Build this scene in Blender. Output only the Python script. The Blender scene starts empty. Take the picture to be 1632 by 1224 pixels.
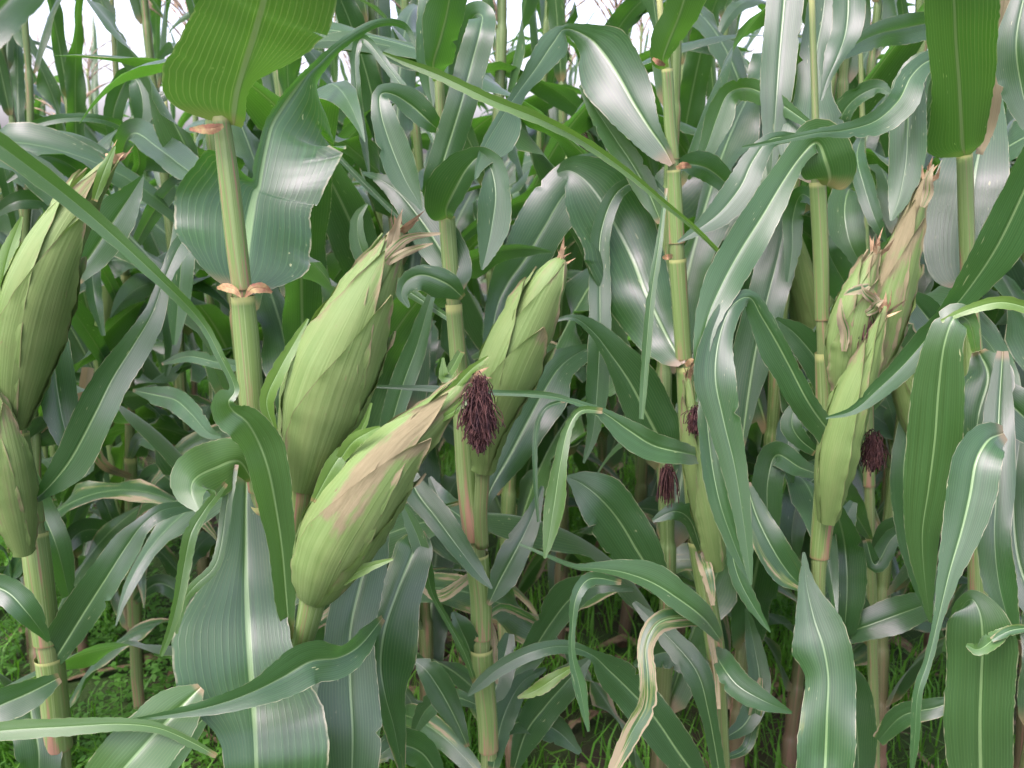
import bpy, math, random
import numpy as np
from mathutils import Vector
PI = math.pi
S = bpy.context.scene
C = S.collection
# ------------------------------------------------------------------ camera, sky, sun, exposure
CAMH = 1.2; PITCH = math.radians(13.2); LENS = 35.0; FPX = 1632 * LENS / 36.0
cd = bpy.data.cameras.new('camera'); cam = bpy.data.objects.new('camera', cd); C.objects.link(cam)
cam.location = (0, 0, CAMH); cam.rotation_euler = (PI/2 - PITCH, 0, 0)
cd.lens = LENS; cd.sensor_width = 36; cd.clip_start = 0.02; cd.clip_end = 900
cd.dof.use_dof = True; cd.dof.focus_distance = 0.92; cd.dof.aperture_fstop = 13
S.camera = cam
SUN_EL = math.radians(56); SUN_AZ = math.radians(218)      # sun behind and left of the camera, veiled by cloud
w = bpy.data.worlds.new("World"); S.world = w; w.use_nodes = True
nt = w.node_tree; bg = nt.nodes['Background']
sky = nt.nodes.new('ShaderNodeTexSky'); sky.sky_type = 'NISHITA'; sky.sun_disc = False
sky.sun_elevation = SUN_EL; sky.sun_rotation = SUN_AZ; sky.air_density = 1.0; sky.dust_density = 4.0; sky.ozone_density = 1.0
hs = nt.nodes.new('ShaderNodeHueSaturation'); hs.inputs['Saturation'].default_value = 0.6
tn = nt.nodes.new('ShaderNodeMix'); tn.data_type = 'RGBA'; tn.blend_type = 'MULTIPLY'; tn.inputs[0].default_value = 1; tn.inputs[7].default_value = (1.0, .93, 1.08, 1)
nt.links.new(sky.outputs[0], hs.inputs['Color']); nt.links.new(hs.outputs[0], tn.inputs[6]); nt.links.new(tn.outputs[2], bg.inputs['Color'])
bg.inputs['Strength'].default_value = 0.15
sd = bpy.data.lights.new('sun', 'SUN'); sd.energy = 0.9; sd.angle = math.radians(38); sd.color = (1.0, 0.96, 0.9)
sun = bpy.data.objects.new('sun', sd); C.objects.link(sun)
sdir = Vector((math.sin(SUN_AZ)*math.cos(SUN_EL), math.cos(SUN_AZ)*math.cos(SUN_EL), math.sin(SUN_EL)))
sun.rotation_euler = sdir.to_track_quat('Z', 'Y').to_euler(); sun.location = (2, 3, 6)
S.render.engine = 'CYCLES'
S.view_settings.view_transform = 'Standard'; S.view_settings.look = 'None'
S.view_settings.exposure = 2.02; S.view_settings.gamma = 1.0
try:
    S.cycles.max_bounces = 8; S.cycles.diffuse_bounces = 4; S.cycles.transmission_bounces = 5; S.cycles.glossy_bounces = 2
except Exception: pass

# ------------------------------------------------------------------ node helpers and materials
class NB:
    def __init__(s, name):
        s.m = bpy.data.materials.new(name); s.m.use_nodes = True; s.t = s.m.node_tree
        s.t.nodes.clear(); s.out = s.t.nodes.new('ShaderNodeOutputMaterial')
    def n(s, typ, **kw):
        x = s.t.nodes.new(typ)
        for k, v in kw.items(): setattr(x, k, v)
        return x
    def l(s, a, b):
        if isinstance(a, (int, float)): b.default_value = a
        elif isinstance(a, tuple): b.default_value = a if len(a) == 4 or len(b.default_value) == 3 else a + (1,)
        else: s.t.links.new(a, b)
    def mth(s, op, a, b=0.0, c=0.0, clamp=False):
        x = s.n('ShaderNodeMath', operation=op, use_clamp=clamp)
        s.l(a, x.inputs[0]); s.l(b, x.inputs[1]); s.l(c, x.inputs[2]); return x.outputs[0]
    def ramp(s, v, lo, hi, a=0.0, b=1.0, smooth=True):
        x = s.n('ShaderNodeMapRange', interpolation_type='SMOOTHSTEP' if smooth else 'LINEAR')
        s.l(v, x.inputs['Value']); s.l(lo, x.inputs['From Min']); s.l(hi, x.inputs['From Max'])
        s.l(a, x.inputs['To Min']); s.l(b, x.inputs['To Max']); return x.outputs[0]
    def mix(s, f, a, b):
        x = s.n('ShaderNodeMix', data_type='RGBA'); s.l(f, x.inputs[0]); s.l(a, x.inputs[6]); s.l(b, x.inputs[7]); return x.outputs[2]
    def attr(s, n): return s.n('ShaderNodeAttribute', attribute_name=n).outputs['Fac']
    def vec(s, a, b, c=0.0):
        x = s.n('ShaderNodeCombineXYZ'); s.l(a, x.inputs[0]); s.l(b, x.inputs[1]); s.l(c, x.inputs[2]); return x.outputs[0]
    def noise(s, v, scale=1.0, detail=2.0, rough=0.5):
        x = s.n('ShaderNodeTexNoise'); s.l(v, x.inputs['Vector']); x.inputs['Scale'].default_value = scale
        x.inputs['Detail'].default_value = detail; x.inputs['Roughness'].default_value = rough; return x.outputs['Fac']
    def bump(s, h, strength, dist):
        x = s.n('ShaderNodeBump'); s.l(h, x.inputs['Height']); x.inputs['Strength'].default_value = strength
        x.inputs['Distance'].default_value = dist; return x.outputs[0]
    def finish(s, col, rough, nrm=None, spec=0.5, trans=0.0, tcol=None, sheen=0.0):
        p = s.n('ShaderNodeBsdfPrincipled'); s.l(col, p.inputs['Base Color']); s.l(rough, p.inputs['Roughness'])
        s.l(spec, p.inputs['Specular IOR Level'])
        if nrm is not None: s.l(nrm, p.inputs['Normal'])
        if sheen:
            p.inputs['Sheen Weight'].default_value = sheen; p.inputs['Sheen Roughness'].default_value = .45; p.inputs['Sheen Tint'].default_value = (.85, .80, 1, 1); p.inputs['Specular Tint'].default_value = (.98, .88, 1, 1)
        o = p.outputs[0]
        if tcol is not None:
            tr = s.n('ShaderNodeBsdfTranslucent'); s.l(tcol, tr.inputs['Color'])
            mx = s.n('ShaderNodeMixShader'); s.l(trans, mx.inputs[0]); s.l(o, mx.inputs[1]); s.l(tr.outputs[0], mx.inputs[2]); o = mx.outputs[0]
        s.t.links.new(o, s.out.inputs['Surface']); return s.m

def leaf_material():
    # object colour carries three leaf traits: R = how much of the blade has died, G = tone (brightness, with lit or shaded look painted in), B = yellowness
    b = NB('maize_leaf'); u = b.attr('u'); sl = b.attr('s'); t = b.attr('t')
    oi = b.n('ShaderNodeObjectInfo'); sp = b.n('ShaderNodeSeparateColor'); b.l(oi.outputs['Color'], sp.inputs[0])
    dead, tone, yel = sp.outputs[0], sp.outputs[1], sp.outputs[2]
    rnd = b.mth('MULTIPLY', oi.outputs['Random'], 37.0)
    au = b.mth('ABSOLUTE', u)
    fine = b.noise(b.vec(b.mth('MULTIPLY', u, 34), b.mth('MULTIPLY', sl, 2.2), rnd), 1.0, 2, 0.6)
    mott = b.noise(b.vec(b.mth('MULTIPLY', u, 1.6), b.mth('MULTIPLY', sl, 14), rnd), 1.0, 4, 0.6)
    pp = b.mth('PINGPONG', b.mth('MULTIPLY', u, 11.0), 0.5)
    vein = b.ramp(pp, 0.0, 0.13, 1.0, 0.0)
    g0 = b.mix(mott, (0.010, 0.038, 0.009), (0.028, 0.080, 0.017))
    g1 = b.mix(b.ramp(fine, 0.35, 0.7), g0, (0.030, 0.088, 0.024))
    g2 = b.mix(b.mth('MULTIPLY', vein, 0.10), g1, (0.08, 0.18, 0.05))
    g2 = b.mix(b.mth('MULTIPLY', yel, 0.8), g2, (0.14, 0.24, 0.03))
    # stressed, yellower zone round dying tissue
    dn = b.noise(b.vec(b.mth('MULTIPLY', u, 1.7), b.mth('MULTIPLY', sl, 7), b.mth('ADD', rnd, 9.0)), 1.0, 5, 0.62)
    e4 = b.mth('MULTIPLY', b.mth('POWER', au, 4.0), 0.16)
    tp = b.mth('MULTIPLY', b.ramp(t, 0.8, 1.0), 0.12)
    dv = b.mth('ADD', b.mth('ADD', b.mth('ADD', dn, e4), tp), b.mth('MULTIPLY', dead, 0.6))
    halo = b.ramp(dv, 0.84, 0.93); dmask = b.ramp(dv, 0.915, 0.94)
    g3 = b.mix(b.mth('MULTIPLY', halo, 0.6), g2, (0.16, 0.20, 0.04))
    # midrib
    mw = b.ramp(t, 0.0, 1.0, 0.085, 0.02, False)
    mid = b.ramp(au, b.mth('MULTIPLY', mw, 0.55), mw, 1.0, 0.0)
    g4 = b.mix(b.mth('MULTIPLY', mid, b.ramp(t, 0.0, 1.0, 0.72, 0.3, False)), g3, (0.20, 0.32, 0.12))
    # flecks, chewed streaks, pale margin
    fk = b.noise(b.vec(b.mth('MULTIPLY', u, 12), b.mth('MULTIPLY', sl, 95), rnd), 1.0, 1, 0.5)
    fk2 = b.noise(b.vec(b.mth('MULTIPLY', u, 1.5), b.mth('MULTIPLY', sl, 8), b.mth('ADD', rnd, 4.0)), 1.0, 1, 0.5)
    fkm = b.mth('MULTIPLY', b.ramp(fk, 0.70, 0.75), b.ramp(fk2, 0.56, 0.68))
    g5 = b.mix(b.mth('MULTIPLY', fkm, 0.7), g4, (0.38, 0.42, 0.20))
    br = b.mix(b.noise(b.vec(b.mth('MULTIPLY', u, 20), b.mth('MULTIPLY', sl, 9), rnd), 1.0, 4, 0.7), (0.15, 0.115, 0.060), (0.36, 0.325, 0.21))
    g6 = b.mix(dmask, g5, br)
    en = b.noise(b.vec(b.mth('MULTIPLY', sl, 60), u, rnd), 1.0, 2, 0.6)
    edge = b.mth('MULTIPLY', b.ramp(au, 0.962, 0.985), b.ramp(en, 0.42, 0.58))
    g7 = b.mix(b.mth('MULTIPLY', edge, 0.45), g6, (0.46, 0.42, 0.26))
    # purple-red flush where the blade meets the sheath
    rb = b.mth('MULTIPLY', b.ramp(b.mth('ADD', t, b.mth('MULTIPLY', mott, 0.02)), 0.02, 0.06, 1.0, 0.0), b.mth('SUBTRACT', 1.0, dmask))
    g7 = b.mix(b.mth('MULTIPLY', rb, 0.65), g7, (0.24, 0.15, 0.07))
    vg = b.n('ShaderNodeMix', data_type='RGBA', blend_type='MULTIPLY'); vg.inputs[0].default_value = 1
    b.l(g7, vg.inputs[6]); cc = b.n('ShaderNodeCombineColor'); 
    for k in range(3): b.l(b.ramp(tone, 0.0, 1.0, 0.65, 1.35, False), cc.inputs[k])
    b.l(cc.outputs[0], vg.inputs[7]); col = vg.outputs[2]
    h = b.mth('ADD', b.mth('ADD', b.mth('MULTIPLY', fine, 0.35), b.mth('MULTIPLY', vein, 0.5)), b.mth('MULTIPLY', mott, 0.8))
    nr = b.bump(h, 0.13, 0.0012)
    rough = b.mix(dmask, b.mix(mott, (0.33,)*3, (0.48,)*3), (0.85,)*3)
    tc = b.mix(dmask, b.mix(b.mth('MULTIPLY', vein, 0.6), b.mix(yel, (0.08, 0.30, 0.012), (0.20, 0.36, 0.02)), (0.36, 0.55, 0.10)), (0.34, 0.24, 0.11))
    tc = b.mix(b.mth('MULTIPLY', mid, 0.8), tc, (0.30, 0.46, 0.10))
    return b.finish(col, rough, nr, b.mix(dmask, (0.78,)*3, (0.15,)*3), b.mth('MULTIPLY', b.mth('SUBTRACT', 1.0, b.mth('MULTIPLY', mid, 0.5)), 0.26), tc, sheen=0.16)

def sheath_material(name, ga, gb, purple, foot=0.0):
    b = NB(name); u = b.attr('u'); sl = b.attr('s'); t = b.attr('t')
    oi = b.n('ShaderNodeObjectInfo'); rnd = b.mth('MULTIPLY', oi.outputs['Random'], 23.0)
    cx = b.mth('COSINE', b.mth('MULTIPLY', u, PI)); sx = b.mth('SINE', b.mth('MULTIPLY', u, PI))
    def v(k, ks, off=0.0): return b.vec(b.mth('MULTIPLY', cx, k), b.mth('MULTIPLY', sx, k), b.mth('ADD', b.mth('MULTIPLY', sl, ks), b.mth('ADD', rnd, off)))
    fine = b.noise(v(9, 3), 1.0, 2, 0.6); big = b.noise(v(1.6, 6, 5), 1.0, 4, 0.65); spk = b.noise(v(5, 170), 1.0, 2, 0.6)
    g = b.mix(big, ga, gb); g = b.mix(b.ramp(fine, 0.45, 0.75, 0, 0.5), g, (0.27, 0.33, 0.16))
    g = b.mix(b.mth('MULTIPLY', b.ramp(b.mth('ADD', big, b.ramp(t, 0.0, 0.35, 0.09, 0.0)), 0.56, 0.70), purple), g, (0.25, 0.14, 0.09))
    g = b.mix(b.ramp(b.mth('ABSOLUTE', b.mth('ADD', u, b.mth('ADD', .42, b.mth('MULTIPLY', t, .12)))), 0.0, 0.03, 0.6, 0.0), g, (0.20, 0.13, 0.08))
    g = b.mix(b.ramp(spk, 0.68, 0.74, 0, 0.6), g, (0.16, 0.12, 0.06))
    if foot: g = b.mix(b.ramp(b.mth('ADD', t, b.mth('MULTIPLY', big, .22)), 0.16, 0.38, foot, 0.0), g, (0.085, 0.045, 0.032))
    g = b.mix(b.ramp(t, 0.955, 0.985, 0, 0.8), g, (0.36, 0.37, 0.14))
    g = b.mix(b.ramp(t, 0.0, 0.02, 0.7, 0.0), g, (0.19, 0.12, 0.06))
    return b.finish(g, 0.5, b.bump(b.mth('ADD', fine, big), 0.35, 0.0012), 0.4)

def husk_material():
    b = NB('ear_husk'); u = b.attr('u'); sl = b.attr('s'); t = b.attr('t'); ang = b.attr('a')
    oi = b.n('ShaderNodeObjectInfo'); sp = b.n('ShaderNodeSeparateColor'); b.l(oi.outputs['Color'], sp.inputs[0]); dead = sp.outputs[0]
    rnd = b.mth('MULTIPLY', oi.outputs['Random'], 31.0); au = b.mth('ABSOLUTE', u)
    fine = b.noise(b.vec(b.mth('MULTIPLY', ang, 30), b.mth('MULTIPLY', sl, 3), rnd), 1.0, 3, 0.65)
    ribs = b.mth('PINGPONG', b.mth('MULTIPLY', ang, 9.0), 0.5)
    big = b.noise(b.vec(b.mth('MULTIPLY', ang, 2.2), b.mth('MULTIPLY', sl, 14), rnd), 1.0, 5, 0.65)
    g = b.mix(b.ramp(fine, 0.3, 0.7), (0.115, 0.185, 0.050), (0.165, 0.245, 0.080))
    g = b.mix(b.ramp(ribs, 0.0, 0.16, 0.08, 0.0), g, (0.27, 0.35, 0.15))
    g = b.mix(b.ramp(big, 0.35, 0.75, 0, 0.55), g, (0.20, 0.25, 0.09))
    v = b.mth('ADD', b.mth('ADD', big, b.mth('MULTIPLY', b.ramp(au, 0.72, 1.0), 0.14)), b.mth('ADD', b.mth('MULTIPLY', b.ramp(t, 0.72, 1.0), 0.22), b.mth('MULTIPLY', dead, 0.5)))
    stn = b.mth('MULTIPLY', sp.outputs[2], b.mth('MULTIPLY', b.ramp(b.mth('ABSOLUTE', b.mth('ADD', ang, 0.12)), 0.05, 0.55, 1.0, 0.0), b.ramp(b.mth('ABSOLUTE', b.mth('SUBTRACT', sl, 0.15)), 0.02, 0.095, 1.0, 0.0)))
    v = b.mth('ADD', v, b.mth('MULTIPLY', stn, 0.41))
    dm = b.ramp(v, 0.72, 0.86)
    brn = b.mix(b.noise(b.vec(b.mth('MULTIPLY', ang, 18), b.mth('MULTIPLY', sl, 60), rnd), 1.0, 4, 0.7), (0.11, 0.08, 0.045), (0.30, 0.24, 0.145))
    g = b.mix(b.mth('MULTIPLY', dm, 0.85), g, brn)
    g = b.mix(b.mth('MULTIPLY', b.ramp(au, 0.98, 0.997), b.ramp(big, 0.3, 0.55, 0.2, 0.75)), g, (0.15, 0.10, 0.065))
    sk = b.noise(b.vec(b.mth('MULTIPLY', ang, 26), b.mth('MULTIPLY', sl, 130), rnd), 1.0, 2, 0.6)
    g = b.mix(b.ramp(sk, 0.70, 0.75, 0, 0.6), g, (0.20, 0.13, 0.07))
    nr = b.bump(b.mth('ADD', b.mth('ADD', fine, b.ramp(ribs, 0.0, 0.3, 0.2, 0.0)), big), 0.3, 0.0014)
    return b.finish(g, b.mix(dm, (0.5,)*3, (0.85,)*3), nr, 0.32, 0.14, (0.16, 0.30, 0.04))

def simple(name, ca, cb, scale, rough=0.8, bump=0.3, dist=0.002, trans=None):
    b = NB(name); tc = b.n('ShaderNodeTexCoord'); nz = b.noise(tc.outputs['Object'], scale, 5, 0.65)
    g = b.mix(b.ramp(nz, 0.3, 0.7), ca, cb)
    if trans: return b.finish(g, rough, None, 0.35, 0.4, trans)
    return b.finish(g, rough, b.bump(nz, bump, dist), 0.25)

LEAF = leaf_material()
SHEATH = sheath_material('leaf_sheath', (0.080, 0.150, 0.035), (0.155, 0.215, 0.065), 1.0)
STALK = sheath_material('stalk_skin', (0.08, 0.135, 0.035), (0.16, 0.20, 0.07), 1.0)
STALK_FAR = sheath_material('sheathed_stalk', (0.055, 0.11, 0.024), (0.115, 0.165, 0.05), 1.0, .8)  # shade inside the crop painted in as darker greens; foot is red-brown
HUSK = husk_material()
SILK = simple('dry_silk', (0.022, 0.009, 0.011), (0.085, 0.036, 0.030), 160, 0.7)
DRYTIP = simple('dry_husk_tip', (0.13, 0.075, 0.04), (0.40, 0.28, 0.16), 90, 0.85)
TASSEL = simple('tassel_spikelets', (0.20, 0.13, 0.10), (0.38, 0.30, 0.19), 120, 0.8)
GRASS = simple('grass_blades', (0.05, 0.17, 0.012), (0.13, 0.32, 0.025), 5, 0.5, trans=(0.12, 0.34, 0.02))
WEED = simple('weed_leaves', (0.05, 0.15, 0.02), (0.10, 0.25, 0.035), 14, 0.5, trans=(0.10, 0.28, 0.02))
LITTER = simple('dead_litter', (0.07, 0.045, 0.025), (0.24, 0.17, 0.10), 30, 0.9)
def soil_material():
    b = NB('soil'); tc = b.n('ShaderNodeTexCoord'); o = tc.outputs['Object']
    n1 = b.noise(o, 1.3, 6, 0.65); n2 = b.noise(o, 22, 8, 0.7)
    g = b.mix(n2, (0.028, 0.020, 0.014), (0.075, 0.055, 0.038))
    g = b.mix(b.ramp(n1, 0.42, 0.58, 0, 0.85), g, b.mix(n2, (0.018, 0.045, 0.012), (0.05, 0.10, 0.02)))
    return b.finish(g, 0.95, b.bump(n2, 0.8, 0.02), 0.2)
SOIL = soil_material()

# ------------------------------------------------------------------ object helpers
OFF = {}
def mk(name, V, F, mat, parent=None, attrs=None, color=None, smooth=True):
    me = bpy.data.meshes.new(name)
    V = np.asarray(V, dtype=float)
    if parent is not None: V = V - np.array(OFF.get(parent.name, (0, 0, 0)))
    me.from_pydata(V.tolist(), [], F if isinstance(F, list) else F.tolist()); 
    if smooth: me.polygons.foreach_set('use_smooth', [True]*len(me.polygons))
    if attrs:
        for k, a in attrs.items():
            at = me.attributes.new(k, 'FLOAT', 'POINT'); at.data.foreach_set('value', np.asarray(a, dtype=np.float32).ravel())
    me.materials.append(mat); me.update()
    o = bpy.data.objects.new(name, me); C.objects.link(o)
    if parent is not None:
        o.parent = parent; OFF[o.name] = OFF.get(parent.name, (0, 0, 0))
    if color: o.color = color
    return o
def thing(name, loc, label, cat, group=None):
    e = bpy.data.objects.new(name, None); C.objects.link(e); e.location = loc; e.empty_display_size = 0.05
    OFF[e.name] = tuple(loc); e['label'] = label; e['category'] = cat
    if group: e['group'] = group
    return e
def copy_tree(o, parent=None):
    c = o.copy(); C.objects.link(c)
    if parent is not None: c.parent = parent
    for ch in list(o.children): copy_tree(ch, c)
    return c
def W(x, y, Y):
    dx, dz = (x - 816) / FPX, -(y - 612) / FPX
    cy, sy = math.cos(PITCH), math.sin(PITCH)
    d = np.array((dx, cy + dz*sy, -sy + dz*cy)); return np.array((0, 0, CAMH)) + d * (Y / d[1])
def mpp(x, y, Y):                                   # metres per photo pixel at that point
    p = W(x, y, Y) - np.array((0, 0, CAMH)); return (p[1]*math.cos(PITCH) - p[2]*math.sin(PITCH)) / FPX
def cr(K, n):
    K = np.asarray(K, dtype=float); m = len(K); out = []
    P = np.vstack([2*K[0]-K[1], K, 2*K[-1]-K[-2]])
    for i in range(m-1):
        a, b_, c, d = P[i], P[i+1], P[i+2], P[i+3]
        for j in range(n):
            t = j/n; out.append(0.5*((2*b_) + (c-a)*t + (2*a-5*b_+4*c-d)*t*t + (3*b_-a-3*c+d)*t**3))
    out.append(K[-1]); return np.array(out)
def nrm(v): return v / (np.linalg.norm(v, axis=-1, keepdims=True) + 1e-12)
def grid_faces(n, m, closed=False):
    i = np.arange(n-1)[:, None]*m; mm = m if closed else m-1; j = np.arange(mm)[None, :]
    j2 = (j+1) % m if closed else j+1
    return np.stack([i+j, i+j2, i+m+j2, i+m+j], -1).reshape(-1, 4)
US = np.array([-1, -.965, -.85, -.68, -.5, -.32, -.16, -.06, 0, .06, .16, .32, .5, .68, .85, .965, 1])
US_LO = np.array([-1, -.8, -.5, -.2, 0, .2, .5, .8, 1])
def blade(name, P, Cd, N, wl, wr, fold, parent, color, rg, ruff=0.16, lam=0.09, sweep=0.0, us=US, tears=2, curl=0.0):
    n = len(P); T = nrm(np.gradient(P, axis=0)); seg = np.linalg.norm(np.diff(P, axis=0), axis=1)
    s = np.concatenate([[0], np.cumsum(seg)]); t = s/s[-1]
    u = us[None, :]; au = np.abs(u)
    wid = np.where(u < 0, wl[:, None], wr[:, None])
    jag = 1 + np.clip(0.0003*rg.standard_normal((n, 1))/np.maximum(wid, .004), -.08, .08)*(au > 0.8)
    cut = np.ones((n, 2))
    for _ in range(rg.integers(0, tears+1)):
        k = rg.integers(int(n*.25), n-2); cut[k, rg.integers(0, 2)] = rg.uniform(.7, .88)
    cc = np.where(u < 0, cut[:, :1], cut[:, 1:]); cc = np.where(au > 0.8, cc, 1.0)
    x = u*wid*jag*cc
    ph = rg.uniform(0, 6.28, 4); l1 = lam*rg.uniform(.8, 1.3); l2 = lam*rg.uniform(.8, 1.3)
    sl = s[:, None]
    def rnd_wave(l):
        k = max(4, int(s[-1]/(l*.5))+2); q = rg.uniform(.15, 1.4, k)*np.where(rg.random(k) < .8, 1, -1)*((-1)**np.arange(k)); c = cr(q[:, None], 8)[:, 0]
        return np.interp(t, np.linspace(0, 1, len(c)), c)[:, None]
    wave = np.where(u < 0, rnd_wave(l1), rnd_wave(l2))
    env = np.clip(t*6, 0, 1)[:, None]*np.clip((1-t)*5, 0, 1)[:, None]
    z = fold[:, None]*wid*au**1.15 + 1.9*ruff*wave*wid*au**1.8*env - curl*wid*au**2.5
    z = z - 0.0016*np.exp(-(u/0.07)**2)*(1-t[:, None])**.6*np.clip(wid/0.02, 0, 1)
    bk = sweep*wid*au**2*np.exp(-(t[:, None]/0.07)**2)
    V = P[:, None, :] + Cd[:, None, :]*x[..., None] + N[:, None, :]*z[..., None] - T[:, None, :]*bk[..., None]
    m = len(us)
    return mk(name, V.reshape(-1, 3), grid_faces(n, m), LEAF, parent,
              {'u': np.broadcast_to(u, (n, m)), 's': np.broadcast_to(sl, (n, m)), 't': np.broadcast_to(t[:, None], (n, m))}, color)
SEED = [100]
def L(plant, st, dead=0.0, tone=0.5, yel=0.0, fold=0.22, ruff=0.14, lam=0.10, sweep=0.0, label=None, tears=2, curl=0.0, roll=0.0, lean=0.13):
    """leaf traced where it stands: stations x, y (photo px), Y (metres away), half widths each side, roll, fold"""
    SEED[0] += 1; rg = np.random.default_rng(SEED[0])
    K = []
    for q in st:
        q = list(q)
        if len(q) == 4: q.append(q[3])
        if len(q) == 5: q.append(roll)
        if len(q) == 6: q.append(fold)
        K.append(q)
    y0 = K[0][1]
    for q in K: q[2] += lean*min(.45, max(-.45, (y0-q[1])/1000.0))
    lam = lam*1.5
    K = cr(K, 10 if len(K) < 9 else 8)
    P = np.array([W(a, b_, c) for a, b_, c in K[:, :3]]); sc = np.array([mpp(a, b_, c) for a, b_, c in K[:, :3]])
    T = nrm(np.gradient(P, axis=0)); Vw = nrm(np.array((0, 0, CAMH)) - P)
    Cd = nrm(np.cross(T, Vw)); N = np.cross(Cd, T)
    r = np.radians(K[:, 5])[:, None]
    C2 = Cd*np.cos(r) - N*np.sin(r); N2 = N*np.cos(r) + Cd*np.sin(r)
    k = 1/np.maximum(np.cos(r[:, 0]), .38)
    o = blade('leaf', P, C2, N2, np.maximum(K[:, 3], .6)*sc*k, np.maximum(K[:, 4], .6)*sc*k, K[:, 6], plant, (dead, tone, yel, 1), rg, ruff, lam, sweep, tears=tears, curl=curl)
    if label: o['label'] = label
    return o
def tube(name, P, R, mat, parent, m=16, color=None, wob=0.0, seed=0, cap=True):
    P = np.asarray(P, float); R = np.asarray(R, float); n = len(P); T = nrm(np.gradient(P, axis=0))
    ref = np.array((0.13, 0.97, 0.2)); A = nrm(np.cross(T, np.where(np.abs(T @ ref)[:, None] > .9, np.array((1., 0, 0)), ref))); B = np.cross(T, A)
    s = np.concatenate([[0], np.cumsum(np.linalg.norm(np.diff(P, axis=0), axis=1))])
    a = np.linspace(0, 2*PI, m, endpoint=False); rr = R[:, None]*(1 + wob*np.sin(a*2+seed)[None, :])
    V = (P[:, None] + (A[:, None]*np.cos(a)[None, :, None] + B[:, None]*np.sin(a)[None, :, None])*rr[..., None]).reshape(-1, 3)
    F = grid_faces(n, m, True).tolist()
    if cap: F += [list(range(m))[::-1], list(range((n-1)*m, n*m))]
    u = np.broadcast_to(a/PI - 1, (n, m)); sb = np.broadcast_to(s[:, None], (n, m))
    return mk(name, V, F, mat, parent, {'u': u, 's': sb, 't': sb/s[-1], 'a': u}, color)
def stalk(plant_args, pts, sheaths, nodes=()):
    """stalk path in photo px; sheaths = (y bottom, y top) photo rows; goes down to the ground"""
    K = cr(pts, 12); P = np.array([W(a, b_, c) for a, b_, c in K[:, :3]]); R = np.array([k[3]*mpp(*k[:3]) for k in K])
    if P[0][2] < P[-1][2]: raise ValueError('list stalk from the top')
    g = P[-1].copy(); g[2] = -0.02; d = P[-1][2]
    ext = np.array([P[-1] + (g-P[-1])*f for f in (np.arange(1, 13)/12.)]); 
    root = thing('corn_plant', (float(g[0]), float(g[1]), 0.0), *plant_args)
    P2 = np.vstack([P, ext]); R2 = np.concatenate([R, np.full(12, R[-1])])*.9
    ys = np.concatenate([K[:, 1], np.full(12, 9999)])
    Rn = R2*0.86
    for ny in nodes:
        k = int(np.argmin(np.abs(ys-ny))); Rn[k] *= 1.06
    tube('stalk', P2[::-1], Rn[::-1], STALK, root)
    for yb, yt in sheaths:
        idx = [i for i in range(len(ys)) if yt <= ys[i] <= yb]
        if len(idx) < 3: continue
        # resample finer
        Pk = P2[idx][::-1]; Rk = R2[idx][::-1]; q = cr(np.column_stack([Pk, Rk]), 4)
        tt = np.linspace(0, 1, len(q)); rad = q[:, 3]*(1.02 + .05*tt + .02*np.clip((tt-.93)/.07, 0, 1)) 
        tube('sheath', q[:, :3], rad, SHEATH, root, m=20, wob=0.05, seed=yb, cap=False)
    return root
PROF_T = [0, .05, .12, .22, .35, .5, .65, .78, .88, .95, 1]; PROF_R = [.32, .45, .62, .83, .98, .96, .77, .54, .37, .24, .09]
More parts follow.
